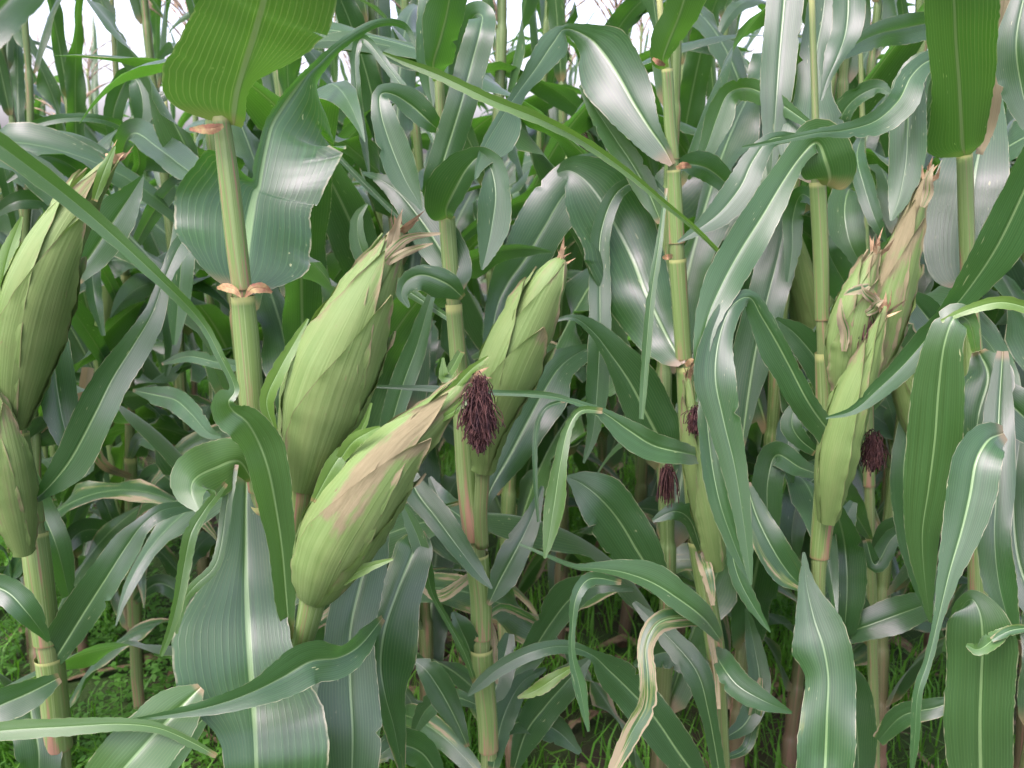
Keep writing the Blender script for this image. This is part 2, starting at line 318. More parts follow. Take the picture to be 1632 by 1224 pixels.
def ear_mesh(parent, axis, R, rg, husks=6, dead=0.0, silk=0.0, tipdry=True, view=None, shank=None, hi=True, label=None, lean_tip=0.0, tips=True, peak=.40, blunt=0.0, stain=0.0):
    def prof(q): q = np.asarray(q)**(math.log(.40)/math.log(peak)); return np.interp(q, PROF_T, PROF_R)*(1-blunt) + blunt*np.interp(q, [0, .1, .3, .85, .95, 1], [.3, .65, 1, .88, .6, .25])
    A = cr(axis, 10 if hi else 4); n = len(A); 
    s = np.concatenate([[0], np.cumsum(np.linalg.norm(np.diff(A, axis=0), axis=1))]); t = s/s[-1]
    tt = np.linspace(0, 1, 34 if hi else 12); A = np.column_stack([np.interp(tt, t, A[:, k]) for k in range(3)]); t = tt; n = len(t)
    T = nrm(np.gradient(A, axis=0)); Vw = view if view is not None else np.array((0., -1, 0))
    X = nrm(np.cross(T, np.broadcast_to(Vw, T.shape))); Fv = np.cross(X, T)        # X to the side, Fv towards the viewer's side
    rad = R*prof(t); m = 28 if hi else 10
    a = np.linspace(-PI, PI, m, endpoint=False)
    def ring(angs, r): return A[:, None] + (Fv[:, None]*np.cos(angs)[..., None] + X[:, None]*np.sin(angs)[..., None])*r[..., None]
    V = ring(np.broadcast_to(a, (n, m)), np.broadcast_to((rad*.985)[:, None], (n, m))).reshape(-1, 3)
    Fc = grid_faces(n, m, True).tolist() + [list(range(m)), list(range((n-1)*m, n*m))]
    sb = np.broadcast_to(t[:, None]*s[-1], (n, m))
    ear = mk('ear', V, Fc, HUSK, parent, {'u': np.broadcast_to(a/PI*.7, (n, m)), 's': sb, 't': np.broadcast_to(t[:, None], (n, m)), 'a': np.broadcast_to(a/PI*2, (n, m))}, (dead, .5, stain, 1))
    if label: ear['label'] = label
    nh = 18 if hi else 7
    for k in range(husks):
        side = -1 if k % 2 else 1
        phi = side*(0.75 + .25*rg.uniform(-1, 1)) + (rg.uniform(-.5, .5)) + (PI*.9 if k % 3 == 2 else 0)
        end = [1.0, .98, .95, .90, .80, .66][k % 6]*rg.uniform(.94, 1.02); end = min(end, 1.0)
        tk = np.linspace(0, end, n); rk = R*prof(tk)
        Ak = np.column_stack([np.interp(tk, t, A[:, j]) for j in range(3)]); Xk = np.column_stack([np.interp(tk, t, X[:, j]) for j in range(3)]); Fk = np.column_stack([np.interp(tk, t, Fv[:, j]) for j in range(3)])
        q = tk/end; half = (1.75 - .1*k)*(1-q**2.2)**.85 + .02
        uu = np.linspace(-1, 1, nh); ang = phi + half[:, None]*uu[None, :] + .10*np.sin(q*5+k)[:, None]
        off = 0.0006 + .0009*k + .0035*np.clip((q-.8)/.2, 0, 1)**2*(1 if k > 1 else .3)
        rr = rk[:, None] + off[:, None] + .0017*np.abs(uu[None, :])**8*(1+np.sin(q*17+k)*np.sin(q*41))[:, None] + R*.004*np.cos(ang*9)
        Vh = Ak[:, None] + (Fk[:, None]*np.cos(ang)[..., None] + Xk[:, None]*np.sin(ang)[..., None])*rr[..., None]
        sh = (n, nh)
        mk('husk', Vh.reshape(-1, 3), grid_faces(n, nh), HUSK, ear, {'u': np.broadcast_to(uu, sh), 's': np.broadcast_to(tk[:, None]*s[-1], sh), 't': np.broadcast_to(q[:, None], sh), 'a': ang/PI*2}, (dead*rg.uniform(.5, 1.2), .5, stain, 1))
    tip = A[-1]; Td = T[-1]
    if tips:
        V, F = [], []
        for k in range(9 if hi else 4):
            d = nrm(Td + rg.uniform(-.55, .55, 3)); ln = rg.uniform(.012, .032); wv = nrm(np.cross(d, rg.uniform(-1, 1, 3)))*rg.uniform(.0012, .0035)
            b0 = tip - Td*.012; q = [b0, b0 + d*ln*.6, b0 + d*ln + rg.uniform(-.006, .006, 3)]
            o = len(V); V += [q[0]-wv, q[0]+wv, q[1]-wv*.8, q[1]+wv*.8, q[2]]; F += [[o, o+1, o+3, o+2], [o+2, o+3, o+4]]
        mk('dry_tip', V, F, DRYTIP, ear)
    if silk > 0: silk_tuft(ear, tip, Td, silk, rg)
    return ear
def silk_tuft(parent, p0, d0, ln, rg, n=170, spread=.011, down=1.0, tight=1.0, mat=False):
    V, F = [], []; full = ln; base = np.array(p0, float)
    for k in range(n):
        if mat:
            h0 = rg.uniform(0, .82); ln = full*(1.0-h0)*.6
        d = nrm(d0*.5 + rg.normal(0, .35, 3)*tight); p = base + rg.normal(0, spread*.45*(1 if not mat else math.sin(.9+h0*2.3)), 3) + (d0*full*h0 if mat else 0); L_ = ln*rg.uniform(.45, 1.05); segs = 7; pts = []
        for j in range(segs+1):
            pts.append(p.copy()); d = nrm(d + np.array((0, 0, -.55*down)) + rg.normal(0, .30 if mat else .16*tight, 3)); p = p + d*L_/segs
        wv = nrm(rg.normal(0, 1, 3))*.0005; w2 = nrm(np.cross(wv, d))*.0005; o = len(V)
        for q in pts: V += [q+wv, q-wv*.5+w2, q-wv*.5-w2]
        for j in range(segs):
            b0 = o+3*j
            for e in range(3): F.append([b0+e, b0+(e+1) % 3, b0+3+(e+1) % 3, b0+3+e])
    return mk('silk', V, F, SILK, parent)
def E(plant, pts, wpx, seed, **kw):
    ax = [W(*p) for p in pts]; m = pts[len(pts)//2]
    v = nrm(np.array((0, 0, CAMH)) - W(*m))
    rg = np.random.default_rng(seed)
    return ear_mesh(plant, ax, wpx/2*mpp(*m), rg, view=v, **kw)

# ------------------------------------------------------------------ setting: ground, grass
def ground():
    g = 400; V = [(-g, -g, 0), (g, -g, 0), (g, g, 0), (-g, g, 0)]
    n = 90; xs = np.linspace(-6, 6, n); ys = np.linspace(-2, 10, n); rg = np.random.default_rng(3)
    # one sheet: fine centre, coarse rim
    ex = np.concatenate([[-g, -60], xs, [60, g]]); ey = np.concatenate([[-g, -60], ys, [60, g]])
    X, Y = np.meshgrid(ex, ey); Z = .012*np.sin(X*3.1+Y)*np.cos(Y*4.3) + .010*rg.standard_normal(X.shape)
    Z[(np.abs(X) > 6) | (Y < -2) | (Y > 10)] = 0
    Z -= .01
    o = mk('ground', np.stack([X, Y, Z], -1).reshape(-1, 3), grid_faces(len(ey), len(ex)), SOIL)
    o['kind'] = 'structure'; o['label'] = 'dark bare soil between the maize rows, partly under grass'
def grass(nb, name='grass', label='short bright green grass growing on the soil between the stalks'):
    rg = np.random.default_rng(7); V, F = [], []
    cx = rg.uniform(-2.6, 2.6, 900); cy = rg.uniform(1.0, 6.5, 900)
    keep = (np.sin(cx*2.3+1)+np.sin(cy*1.9+cx)+rg.uniform(-1.4, 1.4, 900)) > -.6
    cx, cy = cx[keep], cy[keep]
    k = rg.integers(0, len(cx), nb); x = cx[k]+rg.normal(0, .07, nb); y = cy[k]+rg.normal(0, .07, nb)
    h = rg.uniform(.04, .16, nb); az = rg.uniform(0, 6.28, nb); ln = rg.uniform(.2, 1.0, nb)*h; wd = rg.uniform(.0012, .0028, nb)
    dx, dy = np.cos(az), np.sin(az); sx, sy = -dy*wd, dx*wd
    z0 = np.full(nb, -.01)
    def pt(f, hh, ww, sg): return np.stack([x+dx*ln*f+sx*ww*sg, y+dy*ln*f+sy*ww*sg, z0+h*hh], -1)
    A = np.stack([pt(0, 0, 1, -1), pt(0, 0, 1, 1), pt(.3, .6, .9, -1), pt(.3, .6, .9, 1), pt(1, .85+.15*0, 0, 0)], 1).reshape(-1, 3)
    i = np.arange(nb)*5; q = np.stack([i, i+1, i+3, i+2], -1).tolist(); tr = np.stack([i+2, i+3, i+4], -1).tolist()
    o = mk(name, A, q+tr, GRASS); o['kind'] = 'stuff'; o['label'] = label; o['category'] = 'grass'
def weeds(nb):
    rg = np.random.default_rng(11); V, F = [], []
    pl = [(rg.uniform(-1.6, -.5), rg.uniform(1.3, 3.2)) for _ in range(150)] + [(rg.uniform(-.6, 2.4), rg.uniform(1.5, 4)) for _ in range(60)]
    for _ in range(nb):
        cx, cy = pl[rg.integers(0, len(pl))]; x, y = cx+rg.normal(0, .045), cy+rg.normal(0, .045); z = rg.uniform(.005, .09)
        r = rg.uniform(.005, .013); az = rg.uniform(0, 6.28); tl = rg.uniform(-.5, .5); o = len(V); c = np.array((x, y, z))
        ax = np.array((math.cos(az), math.sin(az), tl)); bx = np.array((-math.sin(az), math.cos(az), rg.uniform(-.3, .3)))
        for a, rr in ((0, 0), (.5, .75), (1.2, 1), (1.8, .9), (2.4, .5)): pass
        V += [c, c+ax*r*.7+bx*r*.6+(0, 0, r*.2), c+ax*r*1.7, c+ax*r*.7-bx*r*.6+(0, 0, r*.2)]
        F.append([o, o+1, o+2, o+3])
    o = mk('weeds', V, F, WEED); o['kind'] = 'stuff'; o['label'] = 'low small-leaved green weeds covering the soil between the stalks'; o['category'] = 'weeds'
def litter(nb):
    rg = np.random.default_rng(19); V, F = [], []
    for _ in range(nb):
        x, y = rg.uniform(-2.4, 2.4), rg.uniform(1.0, 5); az = rg.uniform(0, 6.28); ln = rg.uniform(.05, .22); wd = rg.uniform(.004, .018)
        d = np.array((math.cos(az), math.sin(az), 0)); e = np.array((-d[1], d[0], rg.uniform(-.5, .5))); p = np.array((x, y, .004)); n = 6; o = len(V)
        for j in range(n):
            f = j/(n-1); c = p + d*ln*f + e*.015*math.sin(f*4+az) + np.array((0, 0, .02*math.sin(f*PI)*rg.uniform(.4, 1.2))); ww = wd*math.sin(.3+f*2.5)
            V += [c-e*ww, c+e*ww]
        for j in range(n-1): F.append([o+2*j, o+2*j+1, o+2*j+3, o+2*j+2])
    o = mk('leaf_litter', V, F, LITTER); o['kind'] = 'stuff'; o['label'] = 'dry brown dead leaf scraps lying on the soil'; o['category'] = 'leaf litter'

ground(); grass(70000); weeds(26000); litter(800)

#%%FRONT
# ------------------------------------------------------------------ FRONT ROW, each plant traced where it stands
G1 = 'maize plants of the front row'
FLAP = simple('collar_flap', (0.22, 0.09, 0.06), (0.33, 0.25, 0.11), 120, 0.6)
def flap(plant, st):
    o = L(plant, st, fold=.05, ruff=.06, lam=.03, lean=0); o.name = 'collar_flap'; o.data.materials[0] = FLAP
# --- plant A: the tall one left of centre with two fat ears
A = stalk(('large maize plant left of centre bearing two fat pale ears one above the other', 'corn plant', G1),
    [(352, 185, .86, 15), (364, 280, .86, 18), (378, 400, .86, 19), (386, 466, .86, 18), (393, 540, .86, 20), (402, 650, .86, 20), (415, 780, .87, 20), (440, 900, .88, 20), (452, 1050, .88, 20), (458, 1240, .88, 20)],
    [(462, 185), (780, 470), (1050, 800)], (466, 790, 1060))
L(A, [(372,200,.86,14,14), (375,180,.855,100,16), (380,150,.845,118,14), (386,125,.838,110,22), (393,98,.83,104,52), (404,60,.815,96,84), (412,30,.81,93,102), (420,0,.80,90,112), (440,-90,.80,90,104), (480,-220,.86,60,70), (530,-330,.96,12,12)],
  tone=.8, yel=.25, fold=-.12, ruff=.05, sweep=.3, lean=-.3, label='broad top leaf glowing green against the light')  # yellowness raised to paint in more of the lit-through glow
L(A, [(384,470,.865,8,8), (386,450,.87,62,52), (389,425,.875,92,92), (393,390,.88,106,104), (399,350,.885,116,102), (404,322,.885,100,90), (408,306,.885,84,88), (411,296,.885,16,96), (415,272,.885,14,104), (422,235,.885,11,112), (432,198,.885,10,114), (452,165,.882,10,118), (472,138,.875,9,100), (490,118,.87,8,40), (508,102,.87,8,16), (545,68,.87,6,10), (600,37,.88,6,7), (645,42,.9,5,5), (666,82,.92,2,2)],
  tone=.5, fold=.10, ruff=.30, lam=.11, sweep=.15, roll=8, lean=.55, label='wide blue-green leaf with pale midrib standing behind the stalk')
L(A, [(462,1018,.83,5,5), (457,960,.82,18,14), (450,880,.81,20,22), (440,810,.80,26,26), (428,750,.79,30,32), (412,705,.785,28,36), (393,672,.775,34,26), (372,655,.77,34,16), (365,640,.765,26,8), (374,618,.77,8,7), (352,570,.77,7,7), (318,510,.77,8,8), (250,440,.75,11,11), (130,332,.73,15,15), (0,232,.70,18,18), (-120,150,.68,12,12)],
  tone=.7, yel=.15, fold=.3, ruff=.08, lean=0, label='long narrow leaf with yellow midrib slanting to the upper left')
L(A, [(402,765,.86,8,8), (380,735,.84,30,34), (345,745,.82,46,44), (312,762,.80,46,40), (305,785,.795,24,26), (318,815,.79,4,4)], tone=.75, yel=.2, fold=-.15, ruff=.05)
L(A, [(360,770,.82,4,4), (340,795,.80,7,7), (325,815,.79,8,9), (305,850,.78,10,12), (294,900,.78,10,11), (285,950,.78,9,9), (272,1002,.78,8,7), (256,1046,.78,3,3)], tone=.6, yel=.25, fold=.2, ruff=.1, roll=-15, label='torn pale strip hanging from the curled leaf')
L(A, [(372,740,.84,8,8), (362,800,.83,9,9), (352,870,.82,8,8), (340,905,.815,9,8), (312,932,.81,10,8), (294,955,.81,8,7), (287,985,.81,4,4), (281,1010,.81,2,2)], tone=.5, yel=.2, fold=.1)
L(A, [(394,735,.885,12,12), (392,800,.875,30,22), (392,870,.865,46,38), (393,930,.855,54,72), (396,985,.85,60,110), (399,1040,.84,66,117), (402,1090,.835,84,108), (404,1130,.83,104,84), (406,1180,.82,114,52), (408,1240,.81,112,50), (410,1330,.82,80,50), (412,1430,.86,10,10)],
  tone=.5, fold=.08, ruff=.05, lam=.16, label='very broad dark leaf with white midrib hanging down in front')
L(A, [(610,830,.93,12,12), (590,880,.92,30,30), (572,940,.91,38,38), (558,1010,.90,38,40), (558,1090,.89,44,50), (562,1170,.88,46,52), (560,1260,.88,36,36), (560,1340,.88,8,8)], tone=.5, fold=.1, ruff=.06)
L(A, [(668,845,1.0,8,8), (662,872,.98,28,30), (648,905,.97,36,28), (630,950,.96,42,26), (612,1005,.95,56,26), (606,1060,.95,54,22), (614,1110,.95,34,18), (628,1160,.96,20,16), (640,1225,.97,6,6)], tone=.55, dead=.30, fold=.1, label='grey-green leaf with a long brown scorched streak')
L(A, [(610,985,.86,5,5), (575,1028,.82,15,22), (540,1048,.80,26,20), (495,1055,.78,30,34), (450,1080,.77,28,30), (405,1102,.76,20,18), (350,1122,.755,13,14), (290,1136,.75,6,9), (212,1147,.75,2,2)], tone=.5, fold=.25, ruff=.16, roll=-25, lam=.08)
L(A, [(320,1095,.76,8,8), (285,1130,.75,40,40), (245,1172,.74,50,48), (200,1222,.73,52,52), (140,1290,.73,40,40)], tone=.75, yel=.18, fold=.05, ruff=.04, label='bright green leaf lit through, at the bottom left corner')
L(A, [(345,1205,.74,4,4), (300,1180,.73,9,6), (250,1160,.72,8,8), (190,1154,.71,11,10), (110,1158,.70,14,13), (0,1165,.69,16,15), (-90,1180,.68,12,12)], tone=.75, yel=.25, fold=.15, ruff=.03)
L(A, [(440,1130,.9,10,10), (470,1160,.88,30,30), (490,1200,.87,36,36), (495,1260,.87,30,30)], tone=.5)
L(A, [(330,1140,.9,8,8), (290,1180,.92,22,22), (250,1230,.93,24,24)], tone=.4, dead=.15)
E(A, [(482, 772, .84), (500, 690, .83), (528, 600, .82), (575, 490, .81), (612, 415, .81), (640, 358, .81)], 132, 5, husks=6, dead=.16, peak=.40, label='upper fat ear with dried brown tip')
E(A, [(500, 950, .82), (530, 870, .81), (585, 780, .80), (640, 710, .80), (700, 655, .80), (752, 596, .80)], 122, 16, husks=6, dead=.22, peak=.32, stain=1.0, label='lower fat ear with large brown patch')
tube('ear_shank', cr([W(452,900,.87), W(470,860,.86), (W(480,800,.845)), W(483,765,.84)], 6), np.linspace(.0085, .0125, 19), SHEATH, A)
tube('ear_shank', cr([W(462,1090,.87), W(480,1030,.85), (W(492,985,.83)), W(502,942,.82)], 6), np.linspace(.0085, .0125, 19), SHEATH, A)
so = silk_tuft(A, W(764, 604, .785), np.array((.0, -.1, -.9)), 0.072, np.random.default_rng(2), n=1500, spread=.0078, tight=.6, mat=True); so['label'] = 'dark brown drooping silk tuft at the tip of the lower ear'
for st in ([(384,474,.842,1,1), (374,462,.842,7,5), (360,458,.845,7,7), (346,460,.85,1,3)], [(390,474,.842,1,1), (402,460,.842,6,8), (418,460,.845,9,7), (433,467,.85,3,1)],
           [(356,200,.84,3,3), (340,204,.835,9,7), (322,205,.835,8,6), (302,206,.84,2,2)]): flap(A, st)
# husk flag leaves
L(A, [(440,690,.80,3,3), (425,640,.79,12,12), (445,590,.785,12,12), (470,545,.785,8,8), (491,508,.785,2,2)], tone=.9, yel=.6, dead=.12, ruff=.05)
L(A, [(500,800,.79,6,6), (530,745,.78,14,14), (555,710,.78,10,10), (578,680,.775,6,6), (592,642,.77,2,2)], tone=.8, yel=.5, ruff=.1)
L(A, [(540,735,.79,8,8), (562,705,.78,12,12), (585,690,.775,8,8), (606,680,.77,2,2)], tone=.8, yel=.6, dead=.1, ruff=.1)
L(A, [(502,945,.80,3,3), (545,925,.79,9,9), (585,905,.78,8,8), (626,891,.775,2,2)], tone=.8, yel=.6, dead=.25, ruff=.08)
L(A, [(690,655,.80,6,6), (722,620,.79,8,8), (750,590,.785,7,7), (778,568,.78,2,2)], tone=.8, yel=.6, dead=.3)
L(A, [(700,670,.79,5,5), (730,650,.78,6,6), (752,625,.78,4,4), (748,610,.78,2,2)], tone=.8, yel=.5, dead=.2)
L(A, [(600,430,.80,8,8), (630,395,.79,9,9), (655,378,.785,6,6), (702,372,.78,2,2)], dead=.75, ruff=.3, lam=.03)
L(A, [(615,420,.80,5,5), (640,405,.79,7,7), (665,395,.785,5,5), (690,388,.78,1,1)], dead=.75, ruff=.3, lam=.03)
L(A, [(620,400,.80,5,5), (628,375,.795,9,9), (634,355,.79,5,5), (640,338,.785,1,1)], dead=.75, ruff=.3, lam=.03)

# --- plant Z at the left edge
Z = stalk(('maize plant at the left edge with a fat green ear leaning right', 'corn plant', G1),
    [(-40, -60, .97, 8), (-32, 150, .97, 10), (-12, 400, .97, 14), (14, 560, .97, 16), (30, 700, .96, 18), (48, 800, .96, 20), (60, 900, .95, 22), (72, 1000, .95, 22), (85, 1100, .95, 22), (98, 1240, .95, 22)],
    [(660, 400), (840, 680), (1030, 850), (1200, 1040)], (670, 850, 1035))
E(Z, [(22, 675, .93), (30, 600, .92), (50, 500, .91), (82, 410, .90), (128, 325, .90), (184, 248, .90)], 102, 21, husks=6, dead=.10, label='fat green ear at the left edge')
E(Z, [(38, 880, .92), (22, 800, .91), (8, 720, .90), (-8, 640, .90), (-25, 560, .90)], 58, 22, husks=5, dead=.2)
L(Z, [(-5,520,.88,4,4), (2,460,.88,14,14), (15,400,.88,12,12), (35,345,.88,2,2)], tone=.9, yel=.6, dead=.15)
L(Z, [(150,320,.885,5,5), (165,275,.88,9,9), (183,233,.88,2,2)], tone=.9, yel=.5)
L(Z, [(38,806,.94,4,4), (72,782,.92,12,12), (112,732,.91,24,34), (150,662,.90,28,32), (180,602,.9,24,30), (214,548,.9,18,28), (242,500,.9,13,22), (262,445,.91,10,12), (286,392,.93,12,18), (318,350,.96,5,5)], tone=.4, fold=.25, roll=-12, label='dark bluish leaf arching up to the right')
L(Z, [(62,430,.99,8,8), (78,500,.98,20,20), (86,580,.98,28,26), (96,650,.98,27,27), (108,700,.98,18,18), (122,745,.98,2,2)], tone=.55)
L(Z, [(72,1075,.95,5,5), (98,1035,.94,28,16), (135,975,.93,32,24), (170,920,.92,28,26), (202,870,.92,24,24), (228,835,.92,12,16), (262,812,.93,10,16), (320,805,.96,5,5)], tone=.4, dead=.12, fold=.2, roll=-10)
L(Z, [(-60,925,.88,15,15), (5,940,.88,22,22), (42,975,.88,22,18), (78,1022,.9,3,3)], tone=.5)
L(Z, [(95,1080,.92,8,8), (45,1105,.9,26,20), (-30,1140,.88,26,26), (-90,1190,.88,10,10)], tone=.35)
L(Z, [(118,445,1.0,12,12), (148,402,1.0,28,28), (183,350,1.0,36,30), (208,312,1.0,18,18), (228,280,1.0,2,2)], tone=.45, dead=.05)
L(Z, [(100,-70,.56,10,10), (30,-15,.55,36,36), (-40,60,.55,34,34), (-110,140,.55,20,20)], tone=.4)
L(Z, [(45,1085,.97,8,8), (50,1140,.96,28,28), (62,1200,.95,34,34), (60,1280,.95,20,20)], tone=.35)
L(Z, [(20,700,.98,10,10), (60,800,1.02,20,20), (90,870,1.02,22,22), (110,950,1.04,10,10)], tone=.3)

# --- plant B behind the fat ears, with the slim ear in the middle
B = stalk(('maize plant in the middle with one slim green ear pointing right', 'corn plant', G1),
    [(688, -40, 1.03, 7), (694, 60, 1.03, 8), (700, 130, 1.03, 10), (704, 215, 1.03, 11), (712, 345, 1.03, 13), (720, 450, 1.03, 14), (733, 600, 1.03, 16), (744, 760, 1.03, 19), (756, 860, 1.02, 20), (766, 950, 1.02, 18), (768, 1050, 1.02, 18), (777, 1150, 1.02, 17), (780, 1240, 1.02, 17)],
    [(330, 215), (460, 345), (865, 480), (1020, 880), (1200, 1030)], (340, 470, 870, 1025))
E(B, [(770, 745, .98), (782, 670, .96), (808, 590, .95), (840, 520, .945), (870, 460, .94), (896, 412, .94)], 90, 31, husks=6, dead=.04, peak=.56, blunt=.4, label='slim green ear with ragged dark tip')
tube('ear_shank', cr([W(768,870,1.0), W(766,820,.99), W(768,780,.985), W(770,735,.98)], 6), np.full(19, .0075), STALK, B)
L(B, [(704,212,1.02,3,3), (685,195,1.0,14,18), (655,168,.99,18,26), (625,150,.98,10,18), (606,152,.975,12,12), (608,185,.97,22,16), (624,235,.97,28,22), (645,285,.97,24,22), (665,320,.97,8,8), (672,335,.97,2,2)], tone=.5, fold=.15)
L(B, [(684,330,1.02,6,6), (695,295,1.0,22,22), (715,230,.99,24,24), (735,165,.98,25,25), (752,100,.98,25,25), (765,50,.98,23,24), (768,25,1.0,20,20), (752,30,1.03,20,20), (735,90,1.05,20,20), (725,160,1.06,8,8)], tone=.5, fold=.12)
L(B, [(697,128,1.02,6,6), (690,102,1.01,12,30), (704,55,1.0,36,26), (716,0,.99,30,28), (725,-80,1.0,28,28), (735,-160,1.05,5,5)], tone=.65, fold=-.1, sweep=.3, lean=-.4)
L(B, [(694,-70,1.08,16,16), (688,10,1.07,24,22), (683,80,1.07,22,20), (684,130,1.07,16,14), (690,170,1.07,2,2)], tone=.55)
L(B, [(712,348,1.02,8,8), (712,332,1.0,34,14), (726,302,.98,46,18), (745,268,.965,34,18), (765,250,.96,16,14), (782,268,.955,22,10), (790,310,.95,24,26), (784,360,.95,28,24), (776,400,.95,16,14), (768,430,.95,2,2)], tone=.5, fold=.3, ruff=.1, sweep=.2)
L(B, [(734,466,1.02,4,4), (724,440,1.02,14,30), (702,398,1.03,30,38), (672,352,1.04,28,34), (636,308,1.05,18,22), (602,284,1.06,8,8), (578,275,1.08,2,2)], tone=.4, fold=.15, roll=12)
L(B, [(738,474,1.0,6,6), (712,452,.985,28,20), (674,438,.98,26,16), (648,448,.98,22,12), (640,470,.98,12,8), (652,490,.98,2,2)], tone=.4, curl=.2)
L(B, [(775,600,1.1,8,8), (790,500,1.12,20,20), (808,455,1.12,34,28), (838,412,1.11,42,36), (868,362,1.1,46,34), (898,312,1.09,40,40), (935,276,1.08,32,28), (980,248,1.08,6,6)], tone=.35, fold=.15, ruff=.2, roll=10, lean=.6, label='grey-blue leaf with white midrib rising to the right')
L(B, [(766,822,1.0,3,3), (785,775,.985,22,14), (815,722,.98,36,30), (843,668,.975,36,34), (866,625,.975,30,38), (893,585,.98,28,24), (930,558,.99,10,18), (965,548,1.,3,3)], tone=.35, fold=.12, ruff=.25, roll=10, lean=.5, label='dark blue-green leaf with sky sheen below the slim ear')
L(B, [(778,964,1.0,3,3), (798,922,1.0,18,24), (823,876,1.0,24,22), (845,830,1.01,14,16), (865,775,1.03,3,3)], tone=.35)
L(B, [(648,745,1.02,8,8), (665,785,1.01,20,20), (695,825,1.0,24,18), (730,872,.99,18,16), (760,912,.985,12,10), (784,938,.98,2,2)], tone=.35, roll=-10)
L(B, [(757,1088,1.0,4,4), (740,1040,.98,5,5), (712,988,.97,5,5), (690,948,.96,5,6), (681,912,.95,12,10), (668,862,.95,15,12), (652,825,.95,10,9), (640,800,.95,2,2)], tone=.7, yel=.1)
L(B, [(756,1075,1.02,5,5), (748,1035,1.01,18,18), (733,1000,1.0,16,20), (722,975,1.0,3,3)], tone=.3)
L(B, [(745,1190,1.04,4,4), (728,1150,1.04,14,14), (706,1108,1.04,22,22), (682,1072,1.04,16,22), (660,1052,1.05,3,3)], tone=.35)
L(B, [(770,1120,1.05,5,5), (788,1100,1.06,20,20), (800,1060,1.08,22,22), (812,1010,1.1,8,8)], tone=.25)
L(B, [(785,1230,1.0,8,8), (800,1150,1.05,20,20), (830,1090,1.08,14,14), (870,1065,1.1,3,3)], tone=.3, dead=.1)
L(B, [(700,1240,1.0,12,12), (672,1200,.98,24,24), (632,1188,.96,26,26), (595,1210,.95,8,8)], tone=.6, dead=.3)
L(B, [(735,560,1.02,6,6), (718,590,.98,8,8), (708,600,.97,9,9), (706,570,.97,2,2)], tone=.9, yel=.5)
L(B, [(735,800,1.06,3,3), (680,810,1.06,7,7), (640,770,1.06,12,12), (622,700,1.05,16,16), (640,620,1.04,20,20), (665,550,1.03,16,16), (685,480,1.02,8,8), (700,440,1.02,2,2)], tone=.6, fold=.3, roll=-20, label='folded pale leaf standing between the two ears')

# --- plant Cc right of the middle, slender stalk with wide grey-blue leaves
Cc = stalk(('slender maize plant right of the middle with wide grey-blue leaves on its left', 'corn plant', G1),
    [(1048, -40, 1.05, 6), (1056, 60, 1.05, 7), (1063, 110, 1.05, 9), (1068, 200, 1.05, 10), (1073, 262, 1.05, 11), (1079, 400, 1.05, 14), (1089, 560, 1.05, 14), (1098, 690, 1.05, 17), (1112, 850, 1.04, 17), (1128, 960, 1.04, 16), (1143, 1060, 1.04, 16), (1152, 1240, 1.04, 16)],
    [(258, 105), (398, 265), (572, 405), (840, 580), (1050, 860)], (262, 402, 575, 850, 1055))
L(Cc, [(1062,108,1.04,5,5), (1057,94,1.03,20,8), (1066,66,1.02,30,18), (1082,25,1.0,26,30), (1100,-30,1.0,30,35), (1135,-120,1.02,24,26), (1170,-190,1.1,5,5)], tone=.75, yel=.12, fold=-.1, sweep=.3, lean=-.4)
L(Cc, [(1072,262,1.04,5,5), (1058,236,1.03,24,10), (1036,205,1.02,34,18), (1010,165,1.01,46,36), (986,122,1.0,58,44), (962,86,.995,52,46), (938,60,.99,28,22), (902,46,.985,10,8), (882,68,.98,26,20), (855,108,.975,18,18), (824,150,.97,14,10), (798,190,.965,34,9), (775,228,.96,38,7), (762,262,.96,14,4), (758,285,.96,2,2)], tone=.4, fold=.14, roll=-6, sweep=.2, lean=.6, label='large leaf arching over to the left, grey with sky sheen')
L(Cc, [(1088,580,1.04,8,5), (1080,565,1.04,30,8), (1066,540,1.04,46,14), (1048,505,1.03,54,28), (1028,463,1.02,64,42), (1010,416,1.02,74,50), (990,376,1.01,64,58), (970,340,1.0,62,56), (950,308,.99,54,54), (930,285,.985,38,38), (908,272,.985,22,22), (888,276,.99,4,4)], tone=.4, fold=.12, ruff=.30, sweep=.25, roll=5, lean=.6, label='very wide blue-green leaf with bright white midrib')
L(Cc, [(610,84,.82,2,2), (640,97,.82,5,5), (700,120,.82,8,8), (780,158,.82,9,9), (860,190,.83,9,9), (930,226,.85,8,8), (1000,275,.87,6,6), (1060,325,.89,5,5), (1110,366,.92,4,4), (1158,414,.97,3,3)][::-1], tone=.9, yel=.4, fold=.5, ruff=.06, lean=0, label='long thin yellow-green leaf pointing to the upper left')
L(Cc, [(924,136,1.08,2,2), (952,178,1.08,14,10), (980,220,1.08,20,14), (1010,265,1.08,20,18), (1035,310,1.08,18,16), (1054,355,1.08,6,4)][::-1], tone=.7, yel=.1)
L(Cc, [(1130,730,1.02,5,5), (1092,722,.94,18,16), (1042,710,.92,26,20), (1000,684,.91,28,16), (962,658,.90,14,7), (920,642,.89,5,5), (866,630,.88,5,6), (780,626,.87,4,5), (690,620,.86,5,6), (597,616,.86,2,2)], tone=.65, dead=.06, yel=.05, fold=.2, roll=12, label='leaf reaching far left with a thin brown tip')
L(Cc, [(960,655,.905,4,5), (925,655,.90,6,6), (905,685,.895,7,8), (893,740,.89,11,12), (884,800,.89,17,16), (875,855,.89,10,10), (868,890,.89,2,2)], tone=.85, yel=.25, dead=.1)
L(Cc, [(900,638,.92,3,3), (868,652,.91,4,4), (854,690,.91,4,4), (853,760,.91,4,4), (858,832,.91,2,2)], tone=.6)
